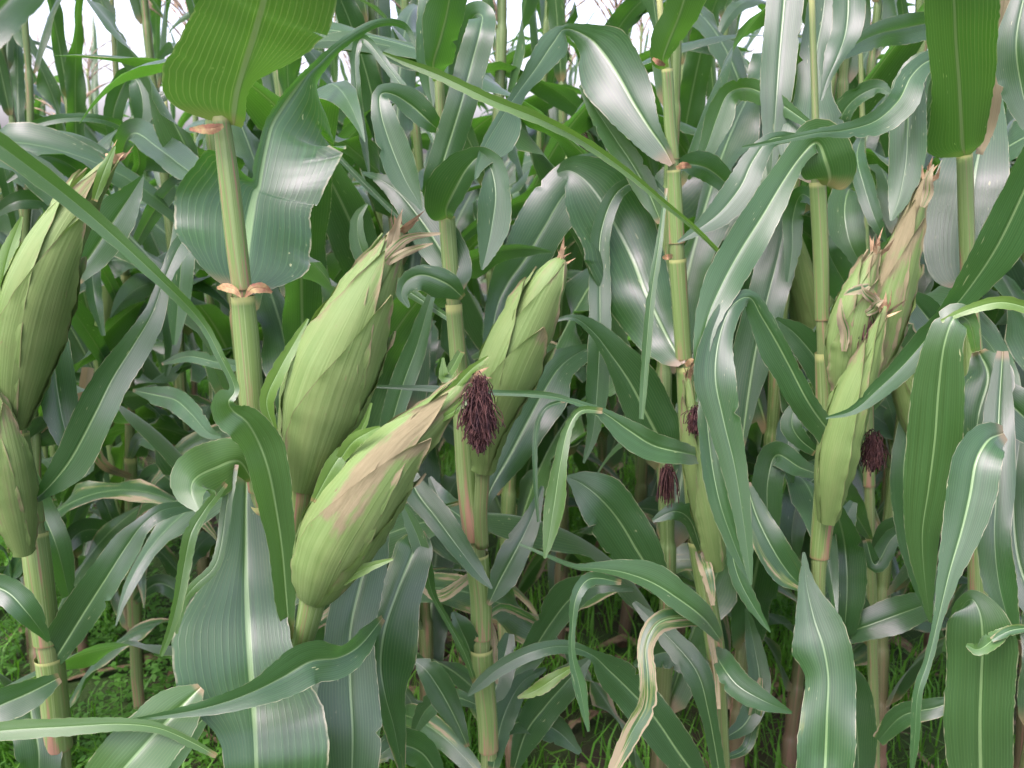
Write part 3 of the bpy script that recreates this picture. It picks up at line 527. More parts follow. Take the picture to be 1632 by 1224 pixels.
L(Cc, [(1062,300,.95,2,2), (1050,390,.94,6,5), (1038,470,.94,7,7), (1030,560,.94,7,7), (1022,668,.94,4,4)], tone=.7, yel=.1, fold=.4)
L(Cc, [(1076,330,1.06,4,4), (1035,290,1.09,8,8), (985,305,1.12,12,12), (958,370,1.12,15,15), (956,450,1.11,17,17), (956,530,1.10,18,18), (952,620,1.10,18,18), (945,690,1.10,10,10), (930,738,1.10,2,2)], tone=.5)
L(Cc, [(1066,730,1.06,8,8), (1050,698,1.05,28,40), (1030,660,1.04,32,46), (1004,610,1.03,26,42), (974,566,1.02,14,30), (946,530,1.01,8,20), (912,506,1.0,5,5), (868,516,1.0,2,2)], tone=.35, fold=.12, roll=8)
L(Cc, [(1085,965,1.06,4,4), (1050,928,1.05,22,20), (1018,882,1.04,40,38), (988,832,1.03,46,40), (958,796,1.02,42,42), (928,772,1.02,24,24), (903,760,1.02,3,3)], tone=.45, dead=.05, fold=.12)
L(Cc, [(1150,1022,1.0,4,4), (1122,986,.95,16,22), (1082,955,.93,20,26), (1038,928,.92,14,30), (992,912,.91,10,20), (950,906,.90,6,10), (915,903,.89,4,5), (870,885,.88,3,3), (828,867,.88,2,2)], tone=.75, yel=.08, fold=.2, roll=14, label='pale green leaf arching left with a thin pointed tip')
L(Cc, [(990,928,.92,4,4), (942,922,.90,12,10), (919,950,.89,9,9), (912,1000,.89,6,5), (912,1045,.89,6,6), (924,1095,.89,11,10), (931,1132,.89,7,6), (938,1166,.89,2,2)], tone=.65, dead=.05)
L(Cc, [(1150,1290,1.04,8,8), (1112,1240,1.03,20,20), (1083,1202,1.02,28,30), (1042,1142,1.01,34,30), (1003,1100,1.0,30,32), (970,1068,.99,24,28), (942,1043,.98,8,9), (900,1030,.97,11,10), (850,1038,.96,13,11), (800,1062,.96,13,11), (765,1090,.96,9,9), (746,1109,.96,2,2)], tone=.45, fold=.15, ruff=.1, label='low leaf arching left over the grass with a blunt tip')
L(Cc, [(1140,990,.98,6,6), (1085,984,.95,16,14), (1048,994,.94,17,16), (1030,1030,.93,12,14), (1032,1080,.92,14,13), (1030,1125,.92,15,14), (1008,1165,.92,15,14), (988,1205,.92,12,12), (968,1245,.92,5,5)], tone=.6, dead=.62, ruff=.2, label='twisted dead brown leaf hanging down')
L(Cc, [(800,1086,1.14,6,6), (840,1050,1.12,16,20), (876,996,1.1,24,20), (912,952,1.08,32,22), (955,934,1.06,16,12), (1010,940,1.06,3,3)], tone=.35)
L(Cc, [(818,1230,1.1,6,6), (838,1168,1.09,20,26), (870,1125,1.08,30,26), (905,1085,1.07,26,24), (940,1050,1.07,4,4)], tone=.4)
L(Cc, [(915,1062,1.06,3,3), (885,1080,1.05,10,10), (855,1100,1.05,10,10), (825,1112,1.05,2,2)], dead=.45, yel=.9, tone=.9)
L(Cc, [(1135,1030,1.04,6,6), (1150,1060,.98,22,12), (1175,1092,.96,24,20), (1215,1116,.95,16,16), (1262,1136,.95,2,2)], tone=.35, dead=.08)
L(Cc, [(1118,880,1.02,6,6), (1100,830,1.0,12,20), (1075,815,.99,14,14), (1040,830,.99,3,3)], tone=.4)
L(Cc, [(1148,1240,1.02,10,10), (1130,1140,1.0,14,14), (1110,1070,1.0,22,22), (1060,1010,1.02,16,16), (1010,960,1.04,4,4)], tone=.35)
L(Cc, [(1075,262,1.05,5,5), (1100,262,1.06,20,16), (1130,270,1.08,24,20), (1165,300,1.1,14,14), (1185,330,1.12,3,3)], tone=.5)
E(Cc, [(1142, 905, 1.0), (1132, 840, .99), (1118, 760, .985), (1105, 680, .985), (1096, 590, .99)], 42, 41, husks=5, dead=.12, label='small tight ear held close to the stalk')
silk_tuft(Cc, W(1108, 650, .965), np.array((.1, -.2, -.5)), .045, np.random.default_rng(5), n=350, spread=.006, tight=.6, mat=True)
silk_tuft(Cc, W(1062, 745, 1.0), np.array((.1, -.2, -.4)), .04, np.random.default_rng(6), n=120, spread=.005, tight=.4)

for st in ([(1060,104,1.03,2,2), (1050,99,1.02,5,4), (1040,93,1.02,2,2)], [(1078,268,1.03,3,3), (1090,264,1.02,6,5), (1102,266,1.03,2,2)], [(1092,582,1.03,3,3), (1103,577,1.02,6,5), (1110,585,1.03,2,2)],
           [(1072,408,1.03,3,3), (1064,409,1.02,5,4), (1056,411,1.03,2,2)]): flap(Cc, st)
# --- plant D with the cluster of slim browning ears
D = stalk(('maize plant in the right half with a cluster of slim ears browning at their tips', 'corn plant', G1),
    [(1292, -60, 1.0, 6), (1297, 100, 1.0, 7), (1300, 200, 1.0, 8), (1303, 290, 1.0, 13), (1308, 400, 1.0, 13), (1311, 520, 1.0, 12.5), (1318, 640, 1.0, 18), (1322, 720, .99, 20), (1315, 800, .98, 19), (1306, 888, .98, 16), (1305, 960, .98, 13), (1308, 1100, .98, 13), (1312, 1250, .98, 13)],
    [(518, 290), (888, 560)], (292, 522, 892, 1090))
L(D, [(1318,296,.99,8,8), (1322,282,.98,30,36), (1316,258,.97,40,46), (1302,228,.965,20,40), (1278,248,.96,12,28), (1248,290,.95,18,26), (1215,345,.94,26,32), (1180,400,.93,32,32), (1150,455,.92,28,30), (1127,510,.915,20,20), (1117,570,.91,10,12), (1110,640,.91,2,2)], tone=.65, yel=.05, fold=.22, ruff=.08, roll=-8, label='long leaf folding over the stalk and sweeping down to the left')
L(D, [(1302,292,1.01,8,8), (1300,268,1.02,42,40), (1298,228,1.03,56,48), (1297,190,1.04,46,44), (1297,150,1.06,30,28), (1300,90,1.08,26,26), (1312,20,1.1,26,26), (1320,-60,1.1,24,24)], tone=.45, fold=.1, sweep=.2)
L(D, [(1256,-80,1.13,26,26), (1250,0,1.12,30,28), (1243,80,1.11,28,28), (1238,150,1.1,24,26), (1233,220,1.1,14,16), (1228,290,1.1,4,4)], tone=.45, dead=.06, fold=.1, ruff=.05)
L(D, [(1348,-80,1.06,20,20), (1352,0,1.05,26,24), (1348,50,1.04,24,22), (1336,88,1.03,12,22), (1318,128,1.03,6,8), (1308,160,1.03,2,2)], tone=.35)
L(D, [(1355,722,.97,10,10), (1340,706,.95,26,10), (1316,680,.93,24,14), (1288,640,.91,28,14), (1262,590,.90,30,12), (1238,545,.89,34,14), (1214,505,.88,22,16), (1194,474,.87,14,12), (1165,490,.86,18,18), (1146,540,.855,22,26), (1140,602,.85,32,32), (1153,670,.85,28,26), (1170,740,.85,20,22), (1181,805,.85,15,16), (1190,870,.85,10,11), (1197,932,.85,2,2)],
  tone=.45, fold=.16, ruff=.2, roll=6, label='long wavy leaf rising to a peak and falling down to the left')
L(D, [(1150,560,.93,8,8), (1128,640,.91,14,14), (1132,720,.905,18,16), (1147,800,.90,17,17), (1172,872,.90,12,12), (1195,926,.90,2,2)], tone=.5)
L(D, [(1160,850,.92,6,6), (1175,915,.92,14,12), (1200,965,.92,10,10), (1228,1008,.92,1,1)], tone=.7)
L(D, [(1190,770,1.0,6,6), (1205,820,.99,20,20), (1230,872,.98,26,26), (1256,912,.98,24,24), (1284,940,.98,5,5)], tone=.6, dead=.38, label='leaf with a long brown dead streak')
L(D, [(1236,508,1.03,4,4), (1270,535,1.03,20,22), (1305,580,1.03,25,26), (1330,640,1.03,20,20), (1348,705,1.03,3,3)][::-1], tone=.4)
L(D, [(1262,300,1.14,10,10), (1242,400,1.12,30,30), (1222,480,1.11,32,30), (1204,560,1.11,36,30), (1192,640,1.11,44,14), (1182,715,1.11,10,4)][::-1], tone=.3, fold=.1, label='dark leaf with a white midrib in the gap left of the ears')
L(D, [(1281,880,.9,2,2), (1285,930,.89,12,14), (1297,985,.88,30,38), (1312,1030,.87,50,42), (1320,1080,.865,36,42), (1318,1140,.86,40,44), (1316,1200,.86,44,44), (1312,1280,.86,40,40), (1308,1370,.9,10,10)][::-1], tone=.6, dead=.16, fold=.08, ruff=.14, label='wide pale leaf with a split and a brown streak at the bottom')
L(D, [(1310,1020,1.0,6,6), (1340,1012,1.04,16,16), (1380,998,1.03,24,22), (1430,980,1.02,28,28), (1480,962,1.0,20,18), (1520,948,1,3,3)], tone=.35)
L(D, [(1330,800,1.0,8,8), (1345,860,1.06,26,26), (1350,920,1.06,30,28), (1348,980,1.06,22,22), (1340,1060,1.08,4,4)], tone=.4)
L(D, [(1300,720,.99,8,6), (1275,700,.985,14,14), (1262,675,.985,18,14), (1268,640,.99,6,6)], tone=.7)
L(D, [(1310,1100,1.02,10,10), (1350,1090,1.06,28,28), (1365,1160,1.06,30,30), (1370,1260,1.06,20,20)], tone=.25)
L(D, [(1380,860,1.1,5,5), (1395,900,1.1,14,14), (1420,860,1.1,14,14), (1450,835,1.1,4,4)], tone=.6, dead=.2)
L(D, [(1305,960,.99,4,4), (1350,900,1.1,22,22), (1335,860,1.12,26,26), (1360,800,1.15,6,6)], tone=.3)
E(D, [(1372, 640, .97), (1390, 560, .965), (1415, 470, .96), (1445, 380, .955), (1465, 320, .955), (1480, 272, .955)], 68, 51, husks=6, dead=.40, stain=.3, peak=.35, label='tallest slim ear with a brown papery tip')
E(D, [(1338, 620, .96), (1346, 560, .955), (1360, 500, .95), (1380, 440, .95), (1400, 392, .95)], 60, 52, husks=5, dead=.44)
E(D, [(1318, 830, .955), (1332, 740, .945), (1356, 650, .94), (1384, 570, .935), (1412, 488, .93)], 62, 53, husks=4, dead=.12, label='front slim ear crossing the taller ones')
E(D, [(1478, 760, .99), (1466, 690, .985), (1446, 620, .98), (1425, 560, .975), (1404, 500, .975)], 44, 54, husks=5, dead=.36, label='slim ear leaning left')
silk_tuft(D, W(1392, 690, .96), np.array((0, -.2, -.5)), .065, np.random.default_rng(8), n=400, spread=.007, tight=.6, mat=True)
silk_tuft(D, W(1385, 505, .935), np.array((-.4, -.3, -.5)), .035, np.random.default_rng(9), n=50, spread=.003, tight=.4)
for k, (x0, y0, x1, y1) in enumerate([(1385,455,1345,470), (1400,490,1372,455), (1345,560,1340,475), (1380,500,1408,478), (1470,330,1488,262)]):
    L(D, [(x0,y0,.93,4,4), ((x0*2+x1)/3+3,(y0*2+y1)/3,.925,8,8), ((x0+2*x1)/3-2,(y0+2*y1)/3,.92,6,6), (x1,y1,.92,1,1)], dead=.7, ruff=.3, lam=.03)

# --- plants seen between and behind the front ones
Hh = stalk(('thin stemmed maize plant just behind the cluster of browning ears', 'corn plant', G1),
    [(1366, -60, 1.42, 4), (1372, 100, 1.42, 5), (1376, 260, 1.42, 6), (1380, 500, 1.42, 8), (1386, 800, 1.4, 10), (1392, 1100, 1.4, 11), (1394, 1240, 1.4, 11)], [(480, 260), (780, 520)], (500, 790))
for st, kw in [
    ([(1330,98,1.2,3,3), (1362,72,1.22,14,12), (1400,54,1.25,20,18), (1445,44,1.28,22,20), (1500,30,1.3,16,16), (1550,0,1.35,4,4)][::-1], dict(tone=.4, roll=-25)),
    ([(1376,262,1.4,4,4), (1350,230,1.38,14,14), (1340,190,1.36,18,18), (1362,158,1.34,16,16), (1398,140,1.32,12,12), (1420,150,1.3,3,3)], dict(tone=.35, roll=-20)),
    ([(1378,330,1.4,4,4), (1356,300,1.32,22,20), (1346,335,1.28,28,26), (1354,385,1.26,26,26), (1374,425,1.26,8,8)], dict(tone=.6, yel=.1)),
    ([(1374,215,1.4,4,4), (1366,250,1.3,12,12), (1378,300,1.26,16,14), (1395,350,1.24,12,12), (1412,385,1.24,2,2)], dict(tone=.6)),
    ([(1382,520,1.38,4,4), (1365,480,1.3,24,20), (1340,440,1.24,30,24), (1322,405,1.22,22,18), (1318,375,1.22,3,3)], dict(tone=.35, roll=10)),
    ([(1385,700,1.38,4,4), (1340,672,1.3,16,16), (1290,660,1.22,26,22), (1262,680,1.18,26,22), (1256,720,1.16,18,16), (1262,770,1.16,3,3)], dict(tone=.35)),
    ([(1388,860,1.38,4,4), (1350,800,1.3,24,22), (1310,760,1.24,28,26), (1275,790,1.2,26,26), (1262,850,1.18,20,20), (1268,910,1.18,3,3)], dict(tone=.25, fold=.3)),
    ([(1384,640,1.38,4,4), (1410,600,1.3,20,20), (1445,580,1.25,24,24), (1480,610,1.22,22,22), (1500,670,1.2,3,3)], dict(tone=.3)),
    ([(1388,900,1.38,4,4), (1420,850,1.34,22,22), (1455,860,1.3,24,24), (1475,920,1.28,18,18), (1480,980,1.28,3,3)], dict(tone=.3, dead=.2)),
    ([(1390,1000,1.38,4,4), (1360,960,1.34,22,22), (1320,970,1.3,20,20), (1290,1020,1.28,3,3)], dict(tone=.3))]:
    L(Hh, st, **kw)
L(D, [(1303,250,.99,4,4), (1270,222,.99,8,8), (1228,222,.985,14,10), (1200,256,.98,22,18), (1180,298,.975,26,24), (1148,338,.97,22,20), (1112,366,.97,10,10), (1080,386,.97,2,2)], tone=.45, fold=.1, ruff=.06, roll=8, label='pale grey-blue leaf tapering down across the slender stalk')
L(D, [(1300,205,1.02,4,4), (1262,178,1.05,12,10), (1222,152,1.08,18,16), (1190,140,1.1,20,16), (1160,150,1.1,18,16), (1142,190,1.1,24,20), (1124,240,1.1,14,12), (1097,286,1.1,2,2)], tone=.6, yel=.1, fold=.15, roll=-15)
L(D, [(1300,240,1.04,4,4), (1255,232,1.12,14,14), (1222,246,1.15,20,20), (1208,290,1.15,20,20), (1202,345,1.15,14,12), (1200,390,1.15,3,3)], tone=.8, yel=.2)
L(D, [(1306,330,1.03,4,4), (1278,310,1.1,14,14), (1264,345,1.12,16,16), (1262,400,1.12,14,12), (1255,450,1.12,3,3)], tone=.6)
L(D, [(1318,760,1.0,4,4), (1275,745,1.08,16,16), (1238,725,1.12,22,22), (1224,765,1.12,24,24), (1224,820,1.12,20,20), (1236,870,1.12,3,3)], tone=.3)
Ff = stalk(('maize plant behind the left front plant, its reddish foot standing in the weeds', 'corn plant', G1),
    [(176, -40, 1.85, 4), (184, 100, 1.85, 5), (190, 190, 1.85, 6), (197, 340, 1.85, 7), (205, 600, 1.85, 9), (212, 900, 1.85, 11), (218, 1080, 1.85, 12)], [(180, 40), (400, 200), (700, 420), (1000, 720)], (190, 410, 710))
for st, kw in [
    ([(183,36,1.84,3,3), (172,22,1.84,8,14), (160,0,1.84,12,12), (140,-40,1.84,12,12), (110,-90,1.84,2,2)], dict(tone=.7, yel=.1)),
    ([(195,300,1.84,4,4), (222,262,1.78,10,10), (205,212,1.72,8,8), (160,190,1.66,7,7), (90,190,1.62,7,7), (20,212,1.6,5,5), (-30,235,1.6,2,2)], dict(tone=.6, roll=12)),
    ([(196,300,1.84,4,4), (196,240,1.7,12,12), (215,212,1.6,20,16), (255,238,1.5,24,22), (300,272,1.42,24,20), (345,302,1.38,4,4)], dict(tone=.4, roll=-18)),
    ([(200,420,1.84,4,4), (250,330,1.6,14,14), (290,290,1.45,14,14), (298,335,1.42,18,18), (290,410,1.4,20,20), (284,480,1.4,18,18), (278,550,1.4,3,3)], dict(tone=.6)),
    ([(200,250,1.84,4,4), (180,190,1.8,14,14), (200,130,1.78,18,14), (218,128,1.76,14,14), (228,170,1.75,18,18), (222,220,1.75,3,3)], dict(tone=.5)),
    ([(204,520,1.84,4,4), (170,440,1.7,10,10), (148,420,1.6,12,12), (150,470,1.55,12,12), (165,535,1.55,3,3)], dict(tone=.6)),
    ([(206,640,1.84,4,4), (160,560,1.7,14,14), (120,500,1.6,18,18), (102,480,1.55,3,3)], dict(tone=.6, roll=20)),
    ([(352,696,1.3,3,3), (330,688,1.32,12,10), (305,660,1.36,18,16), (280,638,1.4,18,18), (250,630,1.5,14,14), (212,622,1.6,2,2)][::-1], dict(tone=.5, roll=10)),
    ([(385,585,1.3,8,8), (345,577,1.35,10,10), (300,568,1.4,9,9), (258,580,1.5,2,2)][::-1], dict(tone=.45)),
    ([(207,730,1.84,4,4), (222,700,1.7,10,10), (250,708,1.6,12,12), (290,730,1.55,3,3)], dict(tone=.4)),
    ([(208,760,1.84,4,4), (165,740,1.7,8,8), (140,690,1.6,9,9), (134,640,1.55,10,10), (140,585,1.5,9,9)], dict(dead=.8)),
    ([(210,830,1.84,4,4), (240,760,1.75,16,16), (275,770,1.7,20,20), (295,830,1.68,16,16), (300,890,1.68,3,3)], dict(tone=.3)),
    ([(210,900,1.84,4,4), (170,850,1.75,14,14), (125,850,1.7,18,18), (90,900,1.68,3,3)], dict(tone=.3)),
    ([(212,880,1.84,4,4), (180,830,1.8,12,12), (160,790,1.8,14,14), (130,800,1.8,12,12), (110,850,1.8,2,2)], dict(tone=.3)),
    ([(214,960,1.84,4,4), (250,930,1.8,14,14), (290,950,1.75,14,14), (320,1000,1.75,2,2)], dict(tone=.35, dead=.2)),
    ([(205,560,1.84,4,4), (240,500,1.75,16,16), (265,480,1.7,18,18), (275,540,1.68,14,14), (265,600,1.68,2,2)], dict(tone=.35)),
    ([(200,380,1.84,4,4), (160,310,1.75,14,14), (110,262,1.68,18,16), (60,250,1.62,14,14), (10,290,1.6,3,3)], dict(tone=.4, roll=15)),
    ([(203,480,1.84,4,4), (150,390,1.72,12,12), (90,330,1.65,14,14), (30,320,1.6,14,14), (-20,350,1.6,3,3)], dict(tone=.4, roll=15))]:
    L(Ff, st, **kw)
L(B, [(708,260,1.04,4,4), (670,180,1.08,6,6), (620,110,1.12,7,7), (580,62,1.14,7,7), (566,90,1.14,7,7), (570,160,1.14,7,7), (580,225,1.14,6,6), (588,275,1.14,2,2)], tone=.5)
L(B, [(735,450,1.04,4,4), (700,400,1.1,6,6), (632,342,1.12,5,5), (580,292,1.14,5,5), (530,240,1.16,4,4), (500,205,1.16,2,2)], tone=.5, fold=.5)
L(B, [(735,520,1.04,4,4), (660,470,1.08,8,8), (600,430,1.1,12,12), (575,395,1.1,13,12), (570,350,1.1,9,9), (585,325,1.1,2,2)], tone=.9, yel=.1, roll=-20)
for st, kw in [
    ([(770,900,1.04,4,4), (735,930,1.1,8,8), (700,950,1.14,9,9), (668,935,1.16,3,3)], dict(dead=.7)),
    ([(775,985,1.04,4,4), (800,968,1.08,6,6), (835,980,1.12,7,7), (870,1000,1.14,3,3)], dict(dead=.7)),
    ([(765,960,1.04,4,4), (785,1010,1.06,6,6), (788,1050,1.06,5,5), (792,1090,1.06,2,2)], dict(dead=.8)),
    ([(778,1180,1.04,4,4), (830,1150,1.1,20,20), (880,1160,1.12,22,22), (925,1200,1.12,4,4)], dict(tone=.3)),
    ([(775,880,1.04,4,4), (740,830,1.1,16,16), (705,800,1.14,18,18), (685,760,1.16,3,3)], dict(tone=.25)),
    ([(776,1130,1.04,4,4), (720,1110,1.12,14,14), (680,1130,1.15,16,16), (655,1180,1.16,3,3)], dict(tone=.3, dead=.2))]:
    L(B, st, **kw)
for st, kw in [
    ([(1150,1180,1.06,4,4), (1190,1150,1.08,16,16), (1210,1090,1.1,18,18), (1200,1020,1.12,12,12), (1190,970,1.12,3,3)], dict(tone=.35)),
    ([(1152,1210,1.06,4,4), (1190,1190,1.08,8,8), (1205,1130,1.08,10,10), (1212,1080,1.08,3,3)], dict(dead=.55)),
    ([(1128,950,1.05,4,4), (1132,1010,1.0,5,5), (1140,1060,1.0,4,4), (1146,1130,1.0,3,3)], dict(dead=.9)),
    ([(1145,1120,1.06,4,4), (1100,1060,1.1,20,20), (1060,1040,1.12,24,24), (1010,1060,1.14,4,4)], dict(tone=.3)),
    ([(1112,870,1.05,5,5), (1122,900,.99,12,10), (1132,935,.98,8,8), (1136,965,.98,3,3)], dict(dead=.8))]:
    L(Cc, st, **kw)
# --- plant Ee at the right edge
Ee = stalk(('maize plant by the right edge with a browning backlit top leaf and long strap leaves', 'corn plant', G1),
    [(1520, -60, 1.02, 6), (1528, 100, 1.02, 8), (1537, 245, 1.02, 12), (1540, 350, 1.02, 12.5), (1543, 450, 1.02, 12), (1550, 560, 1.02, 16), (1555, 700, 1.0, 18), (1560, 900, .98, 18), (1565, 1240, .98, 18)],
    [(448, 245), (720, 455), (1000, 700)], (450, 710))
L(Ee, [(1538,248,1.01,8,8), (1535,230,1.0,54,30), (1532,190,.99,46,42), (1528,130,.98,40,54), (1523,65,.97,42,60), (1520,0,.96,44,66), (1514,-80,.96,42,56), (1500,-180,1.0,10,10)], tone=.6, yel=.1, dead=.10, fold=-.1, ruff=.08, sweep=.3, lean=-.3, label='backlit top leaf with one brown dead margin')
L(Ee, [(1602,0,.975,8,10), (1592,70,.985,14,12), (1582,140,.99,16,13), (1572,200,1.0,14,12), (1560,246,1.0,6,5)], dead=1.0, ruff=.1, lean=0, label='dead brown margin strip of the top leaf')
L(Ee, [(1545,120,1.01,6,6), (1512,92,.99,12,14), (1478,98,.975,16,16), (1452,122,.965,22,18), (1432,160,.955,30,18), (1395,193,.95,24,16), (1345,208,.94,12,12), (1302,212,.93,7,7), (1240,225,.93,4,5), (1183,235,.93,2,2)], tone=.55, dead=.1, fold=.15)
L(Ee, [(1500,95,1.0,10,10), (1468,104,.995,14,20), (1450,140,.99,24,28), (1447,200,.985,28,28), (1444,258,.985,28,26), (1434,312,.985,18,18), (1420,352,.985,2,2)], tone=.65, yel=.05, fold=-.1)
L(Ee, [(1543,458,1.03,8,8), (1540,436,1.04,52,44), (1542,385,1.05,66,58), (1548,320,1.06,62,54), (1555,270,1.07,54,48), (1570,200,1.1,30,30), (1590,120,1.15,4,4)], tone=.35, fold=.1, ruff=.08, sweep=.2)
L(Ee, [(1720,120,.78,10,10), (1675,210,.80,28,28), (1632,305,.82,34,32), (1592,388,.84,36,34), (1552,450,.86,26,28), (1512,500,.875,16,18), (1475,542,.88,18,20), (1440,582,.88,20,18), (1400,620,.88,16,14), (1360,654,.88,7,8), (1316,666,.88,2,2)], tone=.65, fold=.2, roll=-10, lean=0, label='long leaf crossing down from the right edge to the ears')
L(Ee, [(1556,560,.99,6,6), (1545,515,.88,12,14), (1522,505,.865,24,22), (1505,550,.855,28,30), (1496,620,.85,38,40), (1490,700,.845,40,42), (1480,780,.84,35,38), (1470,850,.84,26,26), (1474,925,.84,16,14), (1483,992,.84,2,2)], tone=.6, yel=.1, fold=-.12, ruff=.07, lean=-.15, label='broad backlit strap leaf hanging down, bright deep green')
L(Ee, [(1600,690,.85,12,12), (1575,702,.83,28,28), (1556,735,.822,36,36), (1546,790,.82,36,36), (1533,845,.82,30,30), (1514,910,.82,18,19), (1497,980,.82,8,9), (1480,1050,.82,7,7), (1463,1105,.82,7,8), (1458,1175,.82,7,7), (1452,1245,.82,2,2)], tone=.6, fold=.15, roll=-8)
L(Ee, [(1565,1330,.82,30,30), (1563,1230,.815,48,46), (1562,1150,.81,54,48), (1564,1080,.81,52,50), (1566,1020,.81,54,50), (1562,978,.815,46,34), (1548,955,.825,22,14), (1530,975,.835,10,12), (1512,1040,.84,10,10)], tone=.4, yel=.08, dead=.08, fold=.12, ruff=.1, lean=0, label='dark leaf with yellow midrib in the bottom right corner')
L(Ee, [(1610,1000,.8,4,4), (1585,1018,.795,12,12), (1560,1035,.79,10,12), (1540,1028,.79,3,3)], dead=.3, tone=.9, yel=.2, ruff=.25, lam=.04)
L(Ee, [(1645,1000,.79,4,4), (1610,1005,.79,8,8), (1580,1020,.79,4,4)], dead=.5, tone=.9)
L(Ee, [(1598,560,.95,8,8), (1592,660,.92,22,22), (1590,760,.90,26,26), (1585,850,.89,24,26), (1592,930,.89,26,24), (1610,1000,.89,14,14)], tone=.4)
L(Ee, [(1552,590,1.0,5,5), (1590,625,.97,26,28), (1640,672,.96,36,34), (1700,720,.96,10,10)], tone=.35, dead=.04)
L(Ee, [(1660,498,.85,10,10), (1600,482,.85,10,10), (1548,492,.855,8,8), (1500,512,.86,3,3)], tone=1.0, yel=.6, dead=.28, label='pale bleached leaf edge')
L(Ee, [(1560,560,.98,10,10), (1575,600,.96,38,40), (1560,660,.95,30,36), (1550,740,.95,4,4)], tone=.45)
L(Ee, [(1470,580,.99,3,3), (1450,680,.98,18,18), (1440,760,.97,20,20), (1450,850,.97,20,20), (1465,920,.97,14,14), (1480,985,.97,2,2)], tone=.55, lean=0)
L(Ee, [(1460,470,1.05,5,5), (1490,520,1.04,24,22), (1465,490,1.04,26,24), (1440,460,1.04,4,4)], tone=.4, dead=.25)
L(Ee, [(1660,980,.93,20,20), (1625,900,.95,36,36), (1615,800,.97,36,36), (1625,700,1.0,10,10)], tone=.25)
L(Ee, [(1565,1060,.98,10,10), (1510,1120,.96,14,14), (1440,1140,.98,18,18), (1400,1180,1.0,10,10)], tone=.4, dead=.3)
L(Ee, [(1640,-40,.95,10,10), (1620,60,.95,30,30), (1628,140,.96,30,30), (1650,220,.96,8,8)], tone=.3)
#%%BACK
# ------------------------------------------------------------------ ROWS BEHIND: prototypes with parts, then copies
def proc_leaf(root, h, az, Ln, wmax, a0, a1, tw, rg, dead=0., tone=.5, yel=0., lo=False, bx=0., by=0., r0=.01):
    n = 20 if lo else 34; t = np.linspace(0, 1, n)
    sag = rg.uniform(1.1, 2.4); ang = a0 + (a1-a0)*t**sag; ds = Ln/(n-1)
    r = r0 + np.concatenate([[0], np.cumsum(np.sin(ang[:-1])*ds)]); z = h + np.concatenate([[0], np.cumsum(np.cos(ang[:-1])*ds)])
    z = np.maximum(z, .012)
    side = rg.uniform(-.12, .12)*Ln*t**2
    e = np.array((math.cos(az), math.sin(az), 0)); f = np.array((-math.sin(az), math.cos(az), 0))
    P = np.array((bx, by, 0)) + e*r[:, None] + f*side[:, None] + np.array((0, 0, 1))*z[:, None]
    T = nrm(np.gradient(P, axis=0)); Cd = nrm(np.broadcast_to(f, P.shape) - T*(T @ f)[:, None]); N = np.cross(T, Cd)*-1
    N = np.where(N[:, 2:3] < 0, N, N)
    q = (tw*t**1.3 + .25*np.sin(t*7+rg.uniform(0, 6)))[:, None]
    C2 = Cd*np.cos(q)+N*np.sin(q); N2 = N*np.cos(q)-Cd*np.sin(q)
    wd = wmax*np.interp(t, [0, .03, .1, .3, .55, .8, .93, 1], [.25, .62, .85, 1, .92, .58, .25, .02])/2
    fold = np.interp(t, [0, .1, .5, 1], [.9, .45, .18, .3])
    return blade('leaf', P, C2, -N2, wd, wd*rg.uniform(.9, 1.1), -fold, root, (dead, tone, yel, 1), rg, rg.uniform(.16, .38), rg.uniform(.08, .16), .4, US_LO if lo else US, 2)
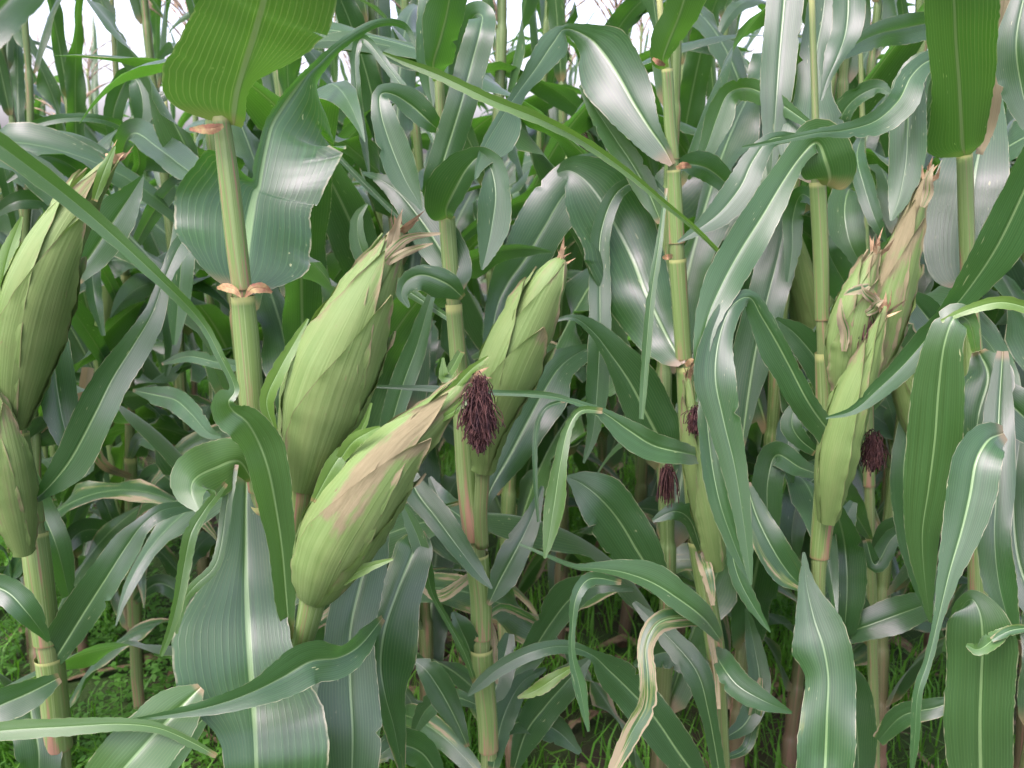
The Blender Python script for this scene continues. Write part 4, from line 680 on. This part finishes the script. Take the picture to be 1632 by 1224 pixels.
def make_plant(seed, lo=False, H=2.05):
    rg = np.random.default_rng(seed)
    root = thing('corn_plant', (0, 0, 0), 'tmp', 'corn plant')
    # stalk with sheath swellings
    lx, ly = rg.uniform(-.05, .05, 2)
    hs = [0.0]; 
    while hs[-1] < H-.18: hs.append(hs[-1] + rg.uniform(.105, .15))
    zz, rr = [], []
    for i in range(len(hs)-1):
        a, b_ = hs[i], hs[i+1]; r0 = .0125*(1-.78*a/H)+.002
        for f, k in ((0, 1.08), (.06, .94), (.12, .98), (.5, 1.03), (.8, 1.1), (.97, 1.12)): zz.append(a+(b_-a)*f); rr.append(r0*k)
    zz.append(H-.15); rr.append(.004); zz = np.array(zz); rr = np.array(rr)
    bend = lambda z: np.array((lx*(z/H)**2 + .006*math.sin(z*9+seed), ly*(z/H)**2 + .006*math.cos(z*8+seed), z))
    P = np.array([bend(z) for z in zz]); P[0][2] = -.02
    tube('stalk', P, rr, STALK_FAR, root, m=8 if lo else 12)
    az = rg.uniform(0, PI); earlv = [k for k, h in enumerate(hs) if .8 < h < 1.1][:2]
    for i, h in enumerate(hs[1:]):
        if h < .12 or (h > 1.15 and rg.random() < (.28 if lo else .30)): continue
        a = az + PI*(i % 2) + rg.normal(0, .32); p = bend(h)
        low = h < .42
        Ln = (.45 + .45*math.sin(PI*min(1, h/H*1.05)))*rg.uniform(.85, 1.15); wm = (.046+.044*math.sin(PI*min(1, h/H)))*rg.uniform(.9, 1.12)
        Ln *= float(np.interp(h, [.75, 1.15], [1, .68])); wm *= float(np.interp(h, [.8, 1.15], [1, .46]))
        a0 = rg.uniform(.25, .55) if h < 1.15 else rg.uniform(.08, .3)
        a1 = rg.uniform(1.7, 3.1) if h < 1.15 else rg.choice([.5, 1.2, 2.6])
        d = rg.choice([0, .05, .1, .25], p=[.55, .2, .15, .1]); 
        if low: d = rg.choice([.0, .12, .45]); a1 = rg.uniform(2.2, 3.0); Ln *= 1.15; wm *= 1.1
        proc_leaf(root, h, a, Ln, wm, a0, a1, rg.uniform(-1.3, 1.3), rg, d, rg.uniform(.25, .7), rg.uniform(0, .12), lo, p[0], p[1], rr[0]*.5)
    for k in earlv[:(1 if (not lo and seed == 205) else 0)]:
        h = hs[k+1]; p = bend(h); a = az + PI*(k % 2) + .15; e = np.array((math.cos(a), math.sin(a), 0)); tl = rg.uniform(.3, .55); L_ = rg.uniform(.22, .27)
        ax = [p + e*.012 + (0, 0, -.12), p + e*(.012+.04*tl)+(0, 0, -.05), p + e*(.03+.5*L_*tl) + (0, 0, L_*.35), p + e*(.03+1.0*L_*tl)+(0, 0, L_*.85)]
        ear_mesh(root, ax, rg.uniform(.024, .031), rg, husks=4, dead=rg.uniform(.03, .2), silk=.045 if not lo else 0, view=e, hi=not lo)
    # tassel
    V, F = [], []; p0 = bend(H-.16)
    for k in range(11):
        a = rg.uniform(0, 6.28); o0 = rg.uniform(0, .09); sp = 0 if k == 0 else rg.uniform(.25, .7); ln = .22 if k == 0 else rg.uniform(.12, .2)
        d = nrm(np.array((math.cos(a)*sp, math.sin(a)*sp, 1.0))); p = p0 + np.array((0, 0, o0)); n = 9; o = len(V)
        for j in range(n+1):
            r = (.0016 + .0022*(j % 2))*(1 if j < n else .2); x = nrm(np.cross(d, (.3, .9, .1))); y = np.cross(d, x)
            V += [p+x*r, p-x*r*.5+y*r*.87, p-x*r*.5-y*r*.87]; p = p + d*ln/n; d = nrm(d + np.array((math.cos(a)*.05*sp*3, math.sin(a)*.05*sp*3, -.07*sp)))
        for j in range(n):
            for q in range(3): F.append([o+3*j+q, o+3*j+(q+1) % 3, o+3*j+3+(q+1) % 3, o+3*j+3+q])
    mk('tassel', V, F, TASSEL, root)
    return root
random.seed(5)
near = [make_plant(200+i, False, random.uniform(1.95, 2.15)) for i in range(7)]
far = [make_plant(300+i, True, random.uniform(1.45, 1.75)) for i in range(6)]
used = set()
ROWS = [(1.62, 'second', near), (2.2, 'third', near), (2.9, 'fourth', far), (3.7, 'fifth', far), (4.4, 'last', far)]
for ri, (Y, nm, protos) in enumerate(ROWS):
    half = Y*0.58 + .25; x = -half + random.uniform(0, .1)
    while x < half:
        if ri == 0 and (-.52 < x/Y < -.32 or .0 < x/Y < .10): x += .1; continue
        pr = random.choice(protos)
        if pr.name in used: p = copy_tree(pr)
        else: used.add(pr.name); p = pr
        p.location = (x, Y + random.gauss(0, .05) - (random.choice([0, 0, .22]) if ri == 0 else 0), 0); p.rotation_euler = (random.gauss(0, .03), random.gauss(0, .03), random.uniform(0, 6.28))
        s = random.uniform(.92, 1.06)
        gap = -.57 < x/Y < -.37 and Y < 4
        if gap: s *= .80
        p.scale = (s, s, s)
        p['label'] = {'last': 'maize plant with a tassel in the last, farthest row of the field'}.get(nm, f'green maize plant standing in the {nm} row, behind the front plants')
        p['group'] = f'maize plants of the {nm} row'
        x += random.uniform(.115, .17) if Y < 2.5 else random.uniform(.17, .27)
for pr in near+far:
    if pr.name not in used:
        for ch in list(pr.children_recursive): bpy.data.objects.remove(ch)
        bpy.data.objects.remove(pr)
